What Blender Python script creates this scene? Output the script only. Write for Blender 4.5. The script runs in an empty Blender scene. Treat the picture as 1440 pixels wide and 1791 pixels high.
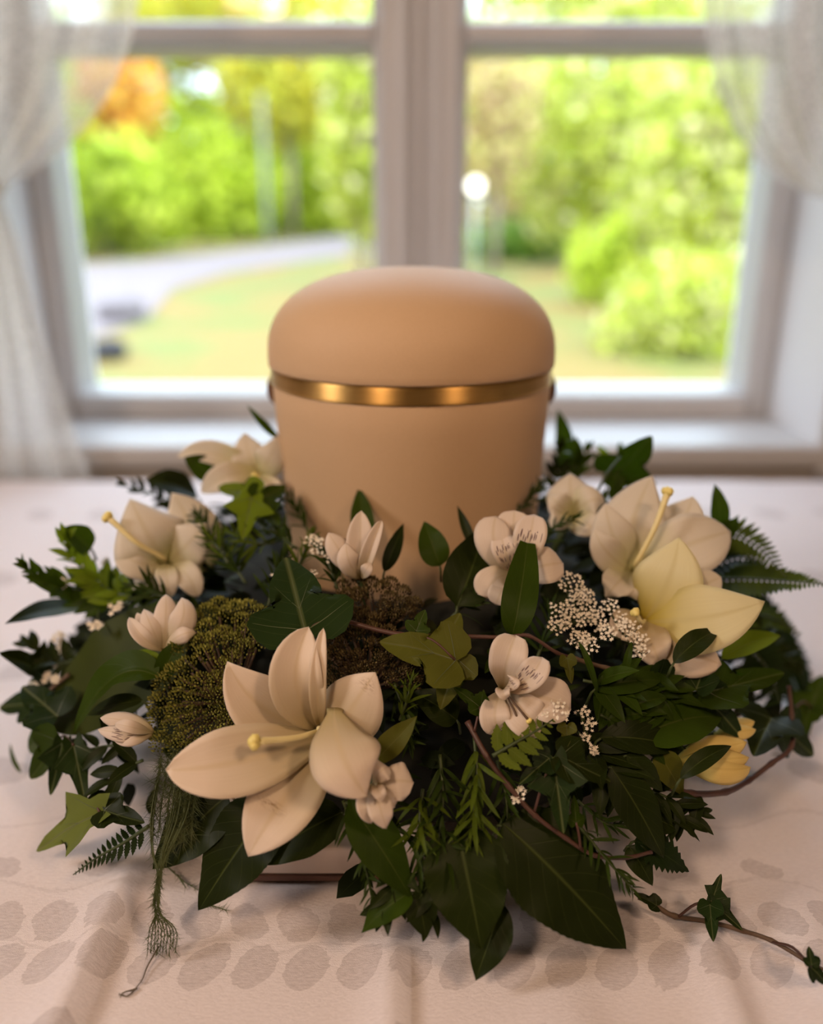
import bpy, bmesh, math, random
from mathutils import Vector, Matrix, Quaternion
random.seed(7)
C = bpy.context.scene
COL = C.collection
V = Vector

# ------------------------------------------------------------------ camera
PITCH = math.radians(18.8)
CAM = V((0.0, -0.56, 0.33))
FPX = 1440.0
cam_d = bpy.data.cameras.new('camera'); cam = bpy.data.objects.new('camera', cam_d); COL.objects.link(cam)
cam.location = CAM; cam.rotation_euler = (math.pi/2 - PITCH, 0, 0)
cam_d.sensor_width = 36.0; cam_d.lens = 36.0*FPX/1791.0
cam_d.clip_start = 0.01; cam_d.clip_end = 300
cam_d.dof.use_dof = True; cam_d.dof.focus_distance = 0.405
cam_d.dof.aperture_fstop = (cam_d.lens/1000.0)/0.0112
C.camera = cam

# ------------------------------------------------------------------ sky, sun, room lights, exposure
w = bpy.data.worlds.new('sky'); C.world = w; w.use_nodes = True
bg = w.node_tree.nodes['Background']
nt = w.node_tree; _tc = nt.nodes.new('ShaderNodeTexCoord'); _sx = nt.nodes.new('ShaderNodeSeparateXYZ'); _rp = nt.nodes.new('ShaderNodeValToRGB')
nt.links.new(_tc.outputs['Generated'], _sx.inputs[0]); nt.links.new(_sx.outputs[2], _rp.inputs[0]); nt.links.new(_rp.outputs[0], bg.inputs[0])
_rp.color_ramp.elements[0].color = (0.28, 0.335, 0.40, 1); _rp.color_ramp.elements[1].color = (0.74, 0.88, 1.08, 1)   # overcast sky, brighter overhead
bg.inputs[1].default_value = 12.0
sd = bpy.data.lights.new('sun', 'SUN'); sd.energy = 1.6; sd.angle = math.radians(12); sd.color = (1.0, 0.93, 0.78)
so = bpy.data.objects.new('sun', sd); COL.objects.link(so); so.rotation_euler = (math.radians(50), 0, math.radians(-38))
def area(name, loc, target, sx, sy, power, col):
    d = bpy.data.lights.new(name, 'AREA'); d.shape = 'RECTANGLE'; d.size = sx; d.size_y = sy; d.energy = power; d.color = col
    o = bpy.data.objects.new(name, d); COL.objects.link(o); o.location = loc
    o.rotation_euler = (V(target)-V(loc)).to_track_quat('-Z', 'Y').to_euler(); return o
area('left_lamp_light', (-0.58, -1.20, 1.22), (0, -0.05, 0.1), 0.22, 0.22, 9.8, (1.0, 0.69, 0.46))
area('right_lamp_light', (0.75, -1.00, 1.20), (0, -0.05, 0.1), 0.20, 0.20, 6.2, (1.0, 0.65, 0.41))
area('side_pale_light', (-1.35, -0.55, 0.95), (-0.1, 0.1, 0.1), 0.30, 0.40, 11.0, (1.0, 0.87, 0.80))  # unseen pale source at the left, placed to brighten the cloth there
C.view_settings.view_transform = 'Standard'; C.view_settings.look = 'None'
C.view_settings.exposure = 0.0; C.view_settings.gamma = 1.0; C.view_settings.use_curve_mapping = False
C.cycles.use_denoising = True
C.cycles.max_bounces = 8; C.cycles.diffuse_bounces = 5; C.cycles.transparent_max_bounces = 16
C.cycles.sample_clamp_indirect = 6.0; C.cycles.caustics_reflective = False; C.cycles.caustics_refractive = False

# ------------------------------------------------------------------ pixel -> place helpers
cp, sp = math.cos(PITCH), math.sin(PITCH)
FW = V((0, cp, -sp)); UPV = V((0, sp, cp)); RT = V((1, 0, 0))
def ray(px, py):
    return (FW + RT*((px-720)/FPX) - UPV*((py-895.5)/FPX))
def D(px, py, depth): return CAM + ray(px, py)*depth
def Z(px, py, z):
    r = ray(px, py); return CAM + r*((z-CAM.z)/r.z)
def Yp(px, py, y):
    r = ray(px, py); return CAM + r*((y-CAM.y)/r.y)
def depth_of(p): return (V(p)-CAM).dot(FW)
def H(r):                                   # height of the wreath at radius r
    if r < 0.10: return 0.15
    t = (r-0.10)/0.185
    return max(0.0, 0.15*(1-t*t))
def S(px, py, off=0.0):                     # point on the wreath's surface, lifted by off
    r = ray(px, py); d = 0.12; best = None
    while d < 1.3:
        p = CAM + r*d; rr = math.hypot(p.x, p.y)
        if p.z > 0.004 and (best is None or rr < best[0]): best = (rr, p.copy())
        hit = H(rr)
        if hit > 0 and p.z <= hit + off: return p
        if p.z <= 0.004 + max(0, off)*0.3:
            if rr > 0.33 and best and best[0] < 0.45: return best[1]
            return p
        d += 0.002
    return best[1]
def pxm(px, p): return px*depth_of(p)/FPX   # pixels -> metres at p

# ------------------------------------------------------------------ object helpers
def link(o, parent=None):
    COL.objects.link(o)
    if parent is not None: o.parent = parent
    return o
def tag(o, label=None, cat=None, group=None, kind=None):
    if label: o['label'] = label
    if cat: o['category'] = cat
    if group: o['group'] = group
    if kind: o['kind'] = kind
    return o
def empty(name, loc, label=None, cat=None, group=None, kind=None):
    o = bpy.data.objects.new(name, None); o.location = loc; o.empty_display_size = 0.01
    COL.objects.link(o); return tag(o, label, cat, group, kind)
class MB:
    def __init__(s): s.v = []; s.f = []; s.uv = []; s.mi = []
    def add(s, verts, faces, uvs=None, mi=0):
        n = len(s.v); s.v += [tuple(q) for q in verts]
        s.uv += uvs if uvs else [(0.5, 0.5)]*len(verts)
        for f in faces: s.f.append(tuple(i+n for i in f)); s.mi.append(mi)
    def build(s, name, mats, parent=None, smooth=True, origin=None, kind=None):
        me = bpy.data.meshes.new(name)
        og = V(origin) if origin is not None else (parent.location.copy() if parent is not None and parent.parent is None else V((0,0,0)))
        if parent is not None and parent.parent is not None: og = parent.parent.location + parent.location
        me.from_pydata([(x-og.x, y-og.y, z-og.z) for x, y, z in s.v], [], s.f)
        ul = me.uv_layers.new(name='UVMap')
        li = [0]*len(me.loops); me.loops.foreach_get('vertex_index', li)
        flat = []
        for i in li: flat += s.uv[i]
        ul.data.foreach_set('uv', flat)
        me.polygons.foreach_set('material_index', s.mi)
        if smooth: me.polygons.foreach_set('use_smooth', [True]*len(me.polygons))
        for m in (mats if isinstance(mats, (list, tuple)) else [mats]): me.materials.append(m)
        me.update()
        o = bpy.data.objects.new(name, me)
        if parent is None and origin is not None: o.location = og
        link(o, parent)
        if kind: o['kind'] = kind
        return o
    def box(s, x0, x1, y0, y1, z0, z1, mi=0):
        v = [(x0,y0,z0),(x1,y0,z0),(x1,y1,z0),(x0,y1,z0),(x0,y0,z1),(x1,y0,z1),(x1,y1,z1),(x0,y1,z1)]
        f = [(0,3,2,1),(4,5,6,7),(0,1,5,4),(1,2,6,5),(2,3,7,6),(3,0,4,7)]
        s.add(v, f, None, mi); return s
    def tube(s, pts, rads, n=6, mi=0, cap=True):
        pts = [V(p) for p in pts]
        if not isinstance(rads, (list, tuple)): rads = [rads]*len(pts)
        vs = []; fs = []; prev = None
        for i, p in enumerate(pts):
            t = (pts[min(i+1, len(pts)-1)] - pts[max(i-1, 0)])
            if t.length < 1e-9: t = V((0,0,1))
            t.normalize()
            if prev is None:
                a = V((0,0,1)) if abs(t.z) < 0.9 else V((1,0,0)); u = t.cross(a).normalized()
            else:
                u = prev - t*prev.dot(t)
                u = u.normalized() if u.length > 1e-6 else t.orthogonal().normalized()
            prev = u; b = t.cross(u)
            for k in range(n):
                a = 2*math.pi*k/n; vs.append(p + (u*math.cos(a)+b*math.sin(a))*rads[i])
        m = len(pts)
        for i in range(m-1):
            for k in range(n):
                fs.append((i*n+k, i*n+(k+1)%n, (i+1)*n+(k+1)%n, (i+1)*n+k))
        if cap:
            fs.append(tuple(reversed(range(n)))); fs.append(tuple((m-1)*n+k for k in range(n)))
        s.add(vs, fs, None, mi); return s
    def lathe(s, prof, n=64, c=(0,0), mi=0, closed_top=False):
        vs = []; fs = []
        for r, z in prof:
            for k in range(n):
                a = 2*math.pi*k/n; vs.append((c[0]+r*math.cos(a), c[1]+r*math.sin(a), z))
        for i in range(len(prof)-1):
            for k in range(n):
                fs.append((i*n+k, i*n+(k+1)%n, (i+1)*n+(k+1)%n, (i+1)*n+k))
        if closed_top: fs.append(tuple((len(prof)-1)*n+k for k in range(n)))
        s.add(vs, fs, None, mi); return s
def bevel(o, wd, seg=2):
    m = o.modifiers.new('bevel', 'BEVEL'); m.width = wd; m.segments = seg; m.limit_method = 'ANGLE'
    return o
def catmull(pts, k=6):
    pts = [V(p) for p in pts]; out = []
    P = [pts[0]*2-pts[1]] + pts + [pts[-1]*2-pts[-2]]
    for i in range(1, len(P)-2):
        for j in range(k):
            t = j/k; a, b, c, d = P[i-1], P[i], P[i+1], P[i+2]
            out.append(0.5*((2*b)+(c-a)*t+(2*a-5*b+4*c-d)*t*t+(3*b-a-3*c+d)*t**3))
    out.append(pts[-1]); return out

# ------------------------------------------------------------------ materials
class NT:
    def __init__(s, name):
        s.m = bpy.data.materials.new(name); s.m.use_nodes = True; s.t = s.m.node_tree; s.t.nodes.clear()
        s.out = s.t.nodes.new('ShaderNodeOutputMaterial')
    def n(s, typ, ins=None, **kw):
        nd = s.t.nodes.new(typ)
        for k, v in kw.items(): setattr(nd, k, v)
        for k, v in (ins or {}).items():
            sock = nd.inputs[k]
            if isinstance(v, bpy.types.NodeSocket): s.t.links.new(v, sock)
            else: sock.default_value = v
        return nd
    def math(s, op, a, b=0.0, c=0.0, clamp=False):
        return s.n('ShaderNodeMath', {0: a, 1: b, 2: c}, operation=op, use_clamp=clamp).outputs[0]
    def mix(s, f, a, b):
        nd = s.n('ShaderNodeMix', None, data_type='RGBA')
        for k, v in ((0, f), (6, a), (7, b)):
            if isinstance(v, bpy.types.NodeSocket): s.t.links.new(v, nd.inputs[k])
            else: nd.inputs[k].default_value = v
        return nd.outputs[2]
    def ramp(s, f, stops, interp='LINEAR'):
        nd = s.n('ShaderNodeValToRGB', {0: f}); cr = nd.color_ramp; cr.interpolation = interp
        while len(cr.elements) < len(stops): cr.elements.new(0.5)
        for e, (p, c) in zip(cr.elements, stops): e.position = p; e.color = c
        return nd.outputs[0]
    def end(s, sh): s.t.links.new(sh, s.out.inputs[0]); return s.m
    def bsdf(s, col, rough=0.5, **kw):
        ins = {'Base Color': col, 'Roughness': rough}
        for k, v in kw.items(): ins[k.replace('_', ' ')] = v
        return s.n('ShaderNodeBsdfPrincipled', ins)
def c4(r, g, b): return (r, g, b, 1)
def plain(name, col, rough=0.5, noise=0.0, nscale=30, bump=0.0, **kw):
    t = NT(name); tc = t.n('ShaderNodeTexCoord').outputs['Object']
    nz = t.n('ShaderNodeTexNoise', {'Vector': tc, 'Scale': nscale, 'Detail': 4})
    dark = tuple(c*(1-noise) for c in col)
    cc = t.mix(nz.outputs[0], c4(*dark), c4(*col)) if noise else c4(*col)
    b = t.bsdf(cc, rough, **kw)
    if bump:
        bp = t.n('ShaderNodeBump', {'Height': nz.outputs[0], 'Strength': bump, 'Distance': 0.002})
        t.t.links.new(bp.outputs[0], b.inputs['Normal'])
    return t.end(b.outputs[0])
def leafmat(name, col, vein, rough=0.4, trans=0.25, nveins=9, back=None, veins=0.5):
    t = NT(name); uv = t.n('ShaderNodeUVMap').outputs[0]
    sx = t.n('ShaderNodeSeparateXYZ', {0: uv}); u = t.math('SUBTRACT', sx.outputs[0], 0.5); v = sx.outputs[1]
    au = t.math('ABSOLUTE', u)
    mid = t.math('SUBTRACT', 1.0, t.math('DIVIDE', au, 0.028), clamp=True)
    ph = t.math('SUBTRACT', v, t.math('MULTIPLY', au, 0.55))
    fr = t.math('FRACT', t.math('MULTIPLY', ph, float(nveins)))
    dv = t.math('ABSOLUTE', t.math('SUBTRACT', fr, 0.5))
    sv = t.math('MULTIPLY', t.math('SUBTRACT', 1.0, t.math('DIVIDE', dv, 0.06), clamp=True), veins)
    vf = t.math('MAXIMUM', mid, sv)
    oi = t.n('ShaderNodeObjectInfo').outputs['Random']
    tc = t.n('ShaderNodeTexCoord').outputs['Object']
    nz = t.n('ShaderNodeTexNoise', {'Vector': tc, 'Scale': 60, 'Detail': 3}).outputs[0]
    k = t.math('ADD', t.math('MULTIPLY', oi, 0.5), t.math('MULTIPLY', nz, 0.7))
    base = t.mix(k, c4(*[c*0.65 for c in col]), c4(*[c*1.35 for c in col]))
    cc = t.mix(vf, base, c4(*vein))
    bp = t.n('ShaderNodeBump', {'Height': t.math('SUBTRACT', 1.0, vf), 'Strength': 0.25, 'Distance': 0.0006})
    b = t.bsdf(cc, rough, Normal=bp.outputs[0]); b.inputs['Specular IOR Level'].default_value = 0.10
    tr = t.n('ShaderNodeBsdfTranslucent', {'Color': t.mix(0.5, cc, c4(col[0]*2.2, col[1]*2.0, col[2]*0.9))})
    ms = t.n('ShaderNodeMixShader', {0: trans, 1: b.outputs[0], 2: tr.outputs[0]})
    return t.end(ms.outputs[0])
def petalmat(name, col, throat, rough=0.5, trans=0.3, tstart=0.0, tend=0.45, streak=0.0, marks=False, edge=None, midc=None, stain=None):
    t = NT(name); uv = t.n('ShaderNodeUVMap').outputs[0]
    sx = t.n('ShaderNodeSeparateXYZ', {0: uv}); u = sx.outputs[0]; v = sx.outputs[1]
    au = t.math('ABSOLUTE', t.math('SUBTRACT', u, 0.5))
    f = t.n('ShaderNodeMapRange', {0: v, 1: tstart, 2: tend, 3: 1.0, 4: 0.0}).outputs[0]
    cc = t.mix(f, c4(*col), c4(*throat))
    mp = t.n('ShaderNodeMapping', {'Vector': uv, 'Scale': (26, 1.2, 1)})
    nz = t.n('ShaderNodeTexNoise', {'Vector': mp.outputs[0], 'Scale': 1.0, 'Detail': 3}).outputs[0]
    cc = t.mix(t.math('MULTIPLY', t.math('SUBTRACT', nz, 0.35, clamp=True), 0.35+streak), cc, c4(col[0]*0.72, col[1]*0.66, col[2]*0.56))
    mc = midc or (col[0]*0.78, col[1]*0.72, col[2]*0.5)
    mid = t.math('MULTIPLY', t.math('SUBTRACT', 1.0, t.math('DIVIDE', au, 0.07), clamp=True), 0.45)
    cc = t.mix(mid, cc, c4(*mc))
    if marks:
        mp2 = t.n('ShaderNodeMapping', {'Vector': uv, 'Scale': (19, 5.2, 1)})
        vo = t.n('ShaderNodeTexVoronoi', {'Vector': mp2.outputs[0], 'Scale': 1.0, 'Randomness': 0.5}, feature='F1')
        d = t.math('LESS_THAN', vo.outputs['Distance'], 0.36)
        reg = t.math('MULTIPLY', t.math('GREATER_THAN', v, 0.22), t.math('LESS_THAN', v, 0.74))
        reg = t.math('MULTIPLY', reg, t.math('LESS_THAN', au, 0.36))
        cc = t.mix(t.math('MULTIPLY', d, reg), cc, c4(0.09, 0.02, 0.03))
    if stain:
        v0, dv, u0, du = stain
        m3 = t.n('ShaderNodeMapping', {'Vector': uv, 'Scale': (9, 60, 1), 'Rotation': (0, 0, 0.25)})
        n3 = t.n('ShaderNodeTexNoise', {'Vector': m3.outputs[0], 'Scale': 1.0, 'Detail': 3}).outputs[0]
        wv_ = t.math('SUBTRACT', 1.0, t.math('DIVIDE', t.math('ABSOLUTE', t.math('SUBTRACT', v, v0)), dv), clamp=True)
        wu_ = t.math('SUBTRACT', 1.0, t.math('DIVIDE', t.math('ABSOLUTE', t.math('SUBTRACT', u, u0)), du), clamp=True)
        st_ = t.math('MULTIPLY', t.math('MULTIPLY', wv_, wu_), t.math('MULTIPLY', t.math('SUBTRACT', n3, 0.42, clamp=True), 5.0), clamp=True)
        cc = t.mix(t.math('MULTIPLY', st_, 0.75), cc, c4(0.30, 0.16, 0.05))
    bp = t.n('ShaderNodeBump', {'Height': nz, 'Strength': 0.15, 'Distance': 0.001})
    b = t.bsdf(cc, rough, Normal=bp.outputs[0]); b.inputs['Specular IOR Level'].default_value = 0.25
    tr = t.n('ShaderNodeBsdfTranslucent', {'Color': cc})
    ms = t.n('ShaderNodeMixShader', {0: trans, 1: b.outputs[0], 2: tr.outputs[0]})
    return t.end(ms.outputs[0])
def cardmat(name, stops, trans=0.4):
    t = NT(name); r = t.n('ShaderNodeNewGeometry').outputs['Random Per Island']
    cc = t.ramp(r, stops)
    b = t.bsdf(cc, 0.55); b.inputs['Specular IOR Level'].default_value = 0.2
    tr = t.n('ShaderNodeBsdfTranslucent', {'Color': cc})
    return t.end(t.n('ShaderNodeMixShader', {0: trans, 1: b.outputs[0], 2: tr.outputs[0]}).outputs[0])

M = {}
M['paint'] = plain('white_paint', (0.58, 0.565, 0.56), 0.45, 0.06, 12)
M['reveal'] = plain('daylit_reveal_paint', (0.80, 0.79, 0.80), 0.5, 0.04, 12)  # paler copy of the white paint, daylight on the reveal put into its colour
M['wall'] = plain('wall_paint', (0.42, 0.38, 0.34), 0.8, 0.05, 6)
M['wood'] = plain('floor_wood', (0.30, 0.18, 0.10), 0.5, 0.3, 8)
M['metal'] = plain('grey_metal', (0.5, 0.5, 0.5), 0.4, 0.05, 20)
M['bark'] = plain('bark', (0.30, 0.23, 0.18), 0.9, 0.4, 6)
M['foam'] = plain('dark_foam', (0.010, 0.012, 0.005), 0.95, 0.5, 90, 0.4)  # near-black foam core, set in to block light inside the ring
M['board'] = plain('pale_board', (0.78, 0.66, 0.58), 0.7, 0.1, 40)
M['board_edge'] = plain('brown_edge', (0.14, 0.06, 0.035), 0.5, 0.2, 40)
M['stem_red'] = plain('red_stem', (0.095, 0.038, 0.024), 0.5, 0.4, 120)
M['stem_green'] = plain('green_stem', (0.045, 0.065, 0.012), 0.55, 0.3, 100)
M['stem_brown'] = plain('brown_stem', (0.13, 0.075, 0.04), 0.6, 0.4, 100)
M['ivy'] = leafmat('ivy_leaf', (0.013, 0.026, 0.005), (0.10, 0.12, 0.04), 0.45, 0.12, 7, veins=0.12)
M['ivy_pale'] = leafmat('pale_ivy_leaf', (0.12, 0.150, 0.030), (0.20, 0.22, 0.08), 0.5, 0.25, 7, veins=0.12)  # pale green ivy leaf
M['ivy_vein'] = plain('ivy_vein', (0.085, 0.105, 0.038), 0.5, 0.1, 100)
M['dark'] = leafmat('dark_leaf', (0.013, 0.020, 0.0025), (0.05, 0.065, 0.014), 0.42, 0.12, 8, veins=0.22)
M['mid'] = leafmat('green_leaf', (0.032, 0.058, 0.004), (0.075, 0.10, 0.02), 0.42, 0.42, 9, veins=0.25)
M['lit'] = leafmat('yellow_green_leaf', (0.13, 0.19, 0.010), (0.19, 0.24, 0.04), 0.45, 0.4, 9, veins=0.25)  # yellow-green leaf; on the left rim sprigs its colour carries the window light
M['olive'] = leafmat('olive_leaf', (0.075, 0.078, 0.009), (0.12, 0.12, 0.025), 0.5, 0.2, 8, veins=0.25)
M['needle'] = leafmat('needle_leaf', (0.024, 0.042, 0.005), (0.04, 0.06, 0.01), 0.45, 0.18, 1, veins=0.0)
M['needle_pale'] = leafmat('pale_needle_leaf', (0.075, 0.110, 0.009), (0.095, 0.13, 0.02), 0.45, 0.35, 1, veins=0.0)  # paler green needle leaf
M['fern'] = leafmat('fern_leaf', (0.050, 0.078, 0.009), (0.08, 0.11, 0.02), 0.48, 0.25, 6, veins=0.3)
M['fern_yellow'] = leafmat('yellow_green_fern', (0.095, 0.125, 0.012), (0.15, 0.18, 0.03), 0.48, 0.3, 6, veins=0.3)  # yellow-green frond colour
M['aspidistra'] = leafmat('broad_olive_leaf', (0.034, 0.044, 0.006), (0.05, 0.065, 0.012), 0.5, 0.15, 16, veins=0.15)
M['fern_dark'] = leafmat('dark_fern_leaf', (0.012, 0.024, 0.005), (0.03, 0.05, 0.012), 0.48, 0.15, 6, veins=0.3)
M['fill'] = leafmat('shaded_filler_leaf', (0.008, 0.013, 0.003), (0.016, 0.025, 0.006), 0.6, 0.05, 6, veins=0.1)  # near-black green, deep shade between the stems put into the leaf colour
M['lily'] = petalmat('lily_petal', (0.85, 0.71, 0.57), (0.46, 0.36, 0.14), 0.5, 0.22, 0.0, 0.75)  # tan throat, darkened and widened to hold the shade towards the flower's centre
M['lily_streak'] = petalmat('streaked_lily_petal', (0.85, 0.71, 0.57), (0.46, 0.36, 0.14), 0.5, 0.22, 0.0, 0.75, stain=(0.58, 0.05, 0.62, 0.32))
M['lily_smudge'] = petalmat('smudged_lily_petal', (0.85, 0.71, 0.57), (0.46, 0.36, 0.14), 0.5, 0.22, 0.0, 0.75, stain=(0.80, 0.12, 0.5, 0.35))
M['lily_yellow'] = petalmat('yellow_lily_petal', (0.86, 0.80, 0.52), (0.66, 0.52, 0.06), 0.5, 0.35, 0.05, 0.65)
M['bud_yellow'] = petalmat('yellow_bud', (0.80, 0.62, 0.22), (0.50, 0.48, 0.10), 0.5, 0.25, 0.0, 0.5)
M['lily_back'] = petalmat('pale_lily_petal', (0.80, 0.73, 0.62), (0.66, 0.64, 0.30), 0.5, 0.35, 0.0, 0.5)
M['alst'] = petalmat('alstroemeria_petal', (0.80, 0.68, 0.57), (0.56, 0.47, 0.24), 0.5, 0.25, 0.0, 0.5, 0.2)
M['alst_mark'] = petalmat('marked_alstroemeria_petal', (0.82, 0.70, 0.60), (0.74, 0.58, 0.34), 0.5, 0.25, 0.0, 0.7, 0.2, marks=True)
M['pistil'] = plain('pistil', (0.82, 0.70, 0.34), 0.45, 0.1, 200)
M['stigma'] = plain('stigma', (0.85, 0.70, 0.22), 0.45, 0.15, 400)
M['floret'] = plain('white_floret', (0.84, 0.76, 0.62), 0.6, 0.1, 200)
M['seed'] = cardmat('seed_heads', [(0.0, c4(0.085, 0.085, 0.016)), (0.5, c4(0.22, 0.215, 0.040)), (1.0, c4(0.42, 0.40, 0.09))], 0.1)
M['seed_brown'] = cardmat('brown_seed_heads', [(0.0, c4(0.04, 0.026, 0.010)), (0.5, c4(0.10, 0.072, 0.028)), (1.0, c4(0.20, 0.15, 0.06))], 0.1)
M['fluff'] = plain('asparagus_thread', (0.085, 0.105, 0.028), 0.6, 0.3, 200)
M['twig'] = plain('grey_twig', (0.16, 0.13, 0.09), 0.7, 0.3, 100)

# ================================================================== the room
def struct(o): o['kind'] = 'structure'; return o
WX0, WX1, WZ0, WZ1 = -0.605, 0.612, 0.028, 1.45      # window opening
YF, YB = 0.64, 0.95                                   # faces of the window wall
m = MB()
m.box(-2.6, WX0, YF, YB, -0.75, 2.0); m.box(WX1, 2.6, YF, YB, -0.75, 2.0)
m.box(WX0, WX1, YF, YB, -0.75, WZ0-0.035); m.box(WX0, WX1, YF, YB, WZ1, 2.0)
struct(m.build('wall_back', M['wall'], smooth=False))
struct(MB().box(-2.7, -2.6, -3.2, YB, -0.75, 2.0).build('wall_left', M['wall'], smooth=False))
struct(MB().box(2.6, 2.7, -3.2, YB, -0.75, 2.0).build('wall_right', M['wall'], smooth=False))
struct(MB().box(-2.7, 2.7, -3.3, -3.2, -0.75, 2.0).build('wall_front', M['wall'], smooth=False))
struct(MB().box(-2.7, 2.7, -3.3, YB, 2.0, 2.1).build('ceiling', M['wall'], smooth=False))
struct(MB().box(-2.7, 2.7, -3.3, YB, -0.82, -0.75).build('floor', M['wood'], smooth=False))
struct(bevel(MB().box(WX0-0.004, WX1+0.004, 0.626, YB, WZ0-0.034, WZ0).build('trim_1', M['paint'], smooth=False), 0.006, 3))
jm = MB(); jm.box(WX0-0.003, WX0+0.004, YF-0.004, 0.826, WZ0, WZ1); jm.box(WX1-0.004, WX1+0.003, YF-0.004, 0.826, WZ0, WZ1)
struct(jm.build('trim_2', M['reveal'], smooth=False))
cm = MB(); cm.box(WX1-0.002, WX1+0.11, YF-0.016, YF, -0.02, WZ1+0.1); cm.box(WX0-0.11, WX0+0.002, YF-0.016, YF, -0.02, WZ1+0.1)
cm.box(WX0-0.11, WX1+0.11, YF-0.016, YF, WZ1, WZ1+0.11)
struct(bevel(cm.build('trim_3', M['paint'], smooth=False), 0.004, 2))

# ------------------------------------------------------------------ casement windows
GY = 0.918
t = NT('window_glass'); 
fr = t.n('ShaderNodeFresnel', {'IOR': 1.45}).outputs[0]
g = t.n('ShaderNodeMixShader', {0: t.math('MULTIPLY', fr, 0.7), 1: t.n('ShaderNodeBsdfTransparent', {0: c4(0.97,0.98,0.97)}).outputs[0], 2: t.n('ShaderNodeBsdfGlossy', {'Roughness': 0.02}).outputs[0]})
M['glass'] = t.end(g.outputs[0])
def prism_z(poly, z0, z1):
    n = len(poly); v = [(x, y, z0) for x, y in poly]+[(x, y, z1) for x, y in poly]
    f = [tuple(reversed(range(n))), tuple(range(n, 2*n))]+[(i, (i+1)%n, n+(i+1)%n, n+i) for i in range(n)]
    return v, f
def prism_x(poly, x0, x1):                     # poly of (y, z)
    n = len(poly); v = [(x0, y, z) for y, z in poly]+[(x1, y, z) for y, z in poly]
    f = [tuple(range(n)), tuple(reversed(range(n, 2*n)))]+[(i, n+i, n+(i+1)%n, (i+1)%n) for i in range(n)]
    return v, f
F0, F1 = 0.826, 0.932
def sash(name, xo0, xg0, xg1, xo1):            # outer edges and glass edges
    r = empty(name, ((xo0+xo1)/2, 0.85, WZ0)); r['kind'] = 'structure'
    zb, zt = 0.0700, WZ1-0.06
    for a, gl in ((xo0, xg0), (xo1, xg1)):
        s = 1 if gl > a else -1; c = 0.016
        poly = [(a, F0), (gl-s*c, F0), (gl-s*0.006, F0+0.010), (gl, F0+0.016), (gl, F1), (a, F1)]
        v, f = prism_z(poly, WZ0+0.002, WZ1); m = MB(); m.add(v, f); m.build('stile', M['paint'], r, smooth=False)
    # bottom rail, top rail
    poly = [(F0, WZ0+0.002), (F0, 0.0620), (F0+0.008, 0.0668), (F0+0.06, zb-0.001), (F1, zb), (F1, WZ0+0.002)]
    v, f = prism_x(poly, xg0-0.002, xg1+0.002); m = MB(); m.add(v, f); m.build('rail', M['paint'], r, smooth=False)
    m = MB(); m.box(xg0-0.002, xg1+0.002, F0, F1, zt, WZ1); m.build('rail', M['paint'], r, smooth=False)
    zm = 0.612
    poly = [(F0+0.006, zm-0.010), (F0+0.006, zm+0.010), (F0+0.026, zm+0.019), (F1, zm+0.019), (F1, zm-0.019), (F0+0.026, zm-0.019)]
    v, f = prism_x(poly, xg0-0.002, xg1+0.002); m = MB(); m.add(v, f); m.build('muntin', M['paint'], r, smooth=False)
    for z0, z1 in ((zb-0.004, zm-0.016), (zm+0.016, zt+0.004)):
        m = MB(); m.box(xg0-0.004, xg1+0.004, GY-0.0015, GY+0.0015, z0, z1); m.build('pane', M['glass'], r, smooth=False)
    return r
sash('window_1', WX0+0.006, -0.568, -0.0605, -0.012)
sash('window_2', 0.036, 0.0856, 0.570, WX1-0.006)
m = MB(); m.box(-0.012, 0.036, 0.834, 0.935, WZ0, WZ1)
for xc, rr in ((-0.012, 0.0105), (0.037, 0.0105), (0.0125, 0.007)):
    m.tube([(xc, 0.832, WZ0), (xc, 0.832, WZ1)], rr, 14)
struct(m.build('trim_4', M['paint'], smooth=False))

# ------------------------------------------------------------------ table and cloth
T = empty('table', (0, 0, -0.75), 'table under a white damask cloth pushed up to the window', 'table')
bevel(MB().box(-1.0, 1.0, -0.50, 0.541, -0.045, -0.004).build('tabletop', M['wood'], T, smooth=False), 0.004)
for lx in (-0.93, 0.93):
    for ly in (-0.43, 0.50):
        bevel(MB().box(lx-0.03, lx+0.03, ly-0.03, ly+0.03, -0.75, -0.046).build('leg', M['wood'], T, smooth=False), 0.004)

folds = []                                            # pressed creases: (point, direction, width left, width right, height)
def fold(a, b, wl, wr, h): folds.append((Z(*a, 0), Z(*b, 0), wl, wr, h))
fold((262, 1500), (118, 1800), 0.016, 0.004, 0.0110)
fold((692, 1610), (697, 1800), 0.011, 0.003, 0.0085)
fold((1225, 1590), (1300, 1800), 0.012, 0.004, 0.0085)
fold((1395, 1560), (1460, 1700), 0.02, 0.008, 0.0070)
fold((985, 1680), (1015, 1800), 0.02, 0.012, 0.0045)
from mathutils import noise as NZ
def cloth_h(x, y):
    h = 0.0022*NZ.noise(V((x*5.0, y*3.0, 0.3))) + 0.0009*NZ.noise(V((x*16, y*7, 2.1)))
    for a, b, wl, wr, hh in folds:
        d = (b-a); L = d.length; d = d/L
        s = (x-a.x)*d.x + (y-a.y)*d.y
        n = (x-a.x)*(-d.y) + (y-a.y)*d.x              # + is to one side
        k = min(1.0, max(0.0, s/0.05+0.2)) if s < L else 1.0
        w_ = wl if n < 0 else wr
        h += k*hh*math.exp(-(n/w_)**2)
    return h
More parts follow.
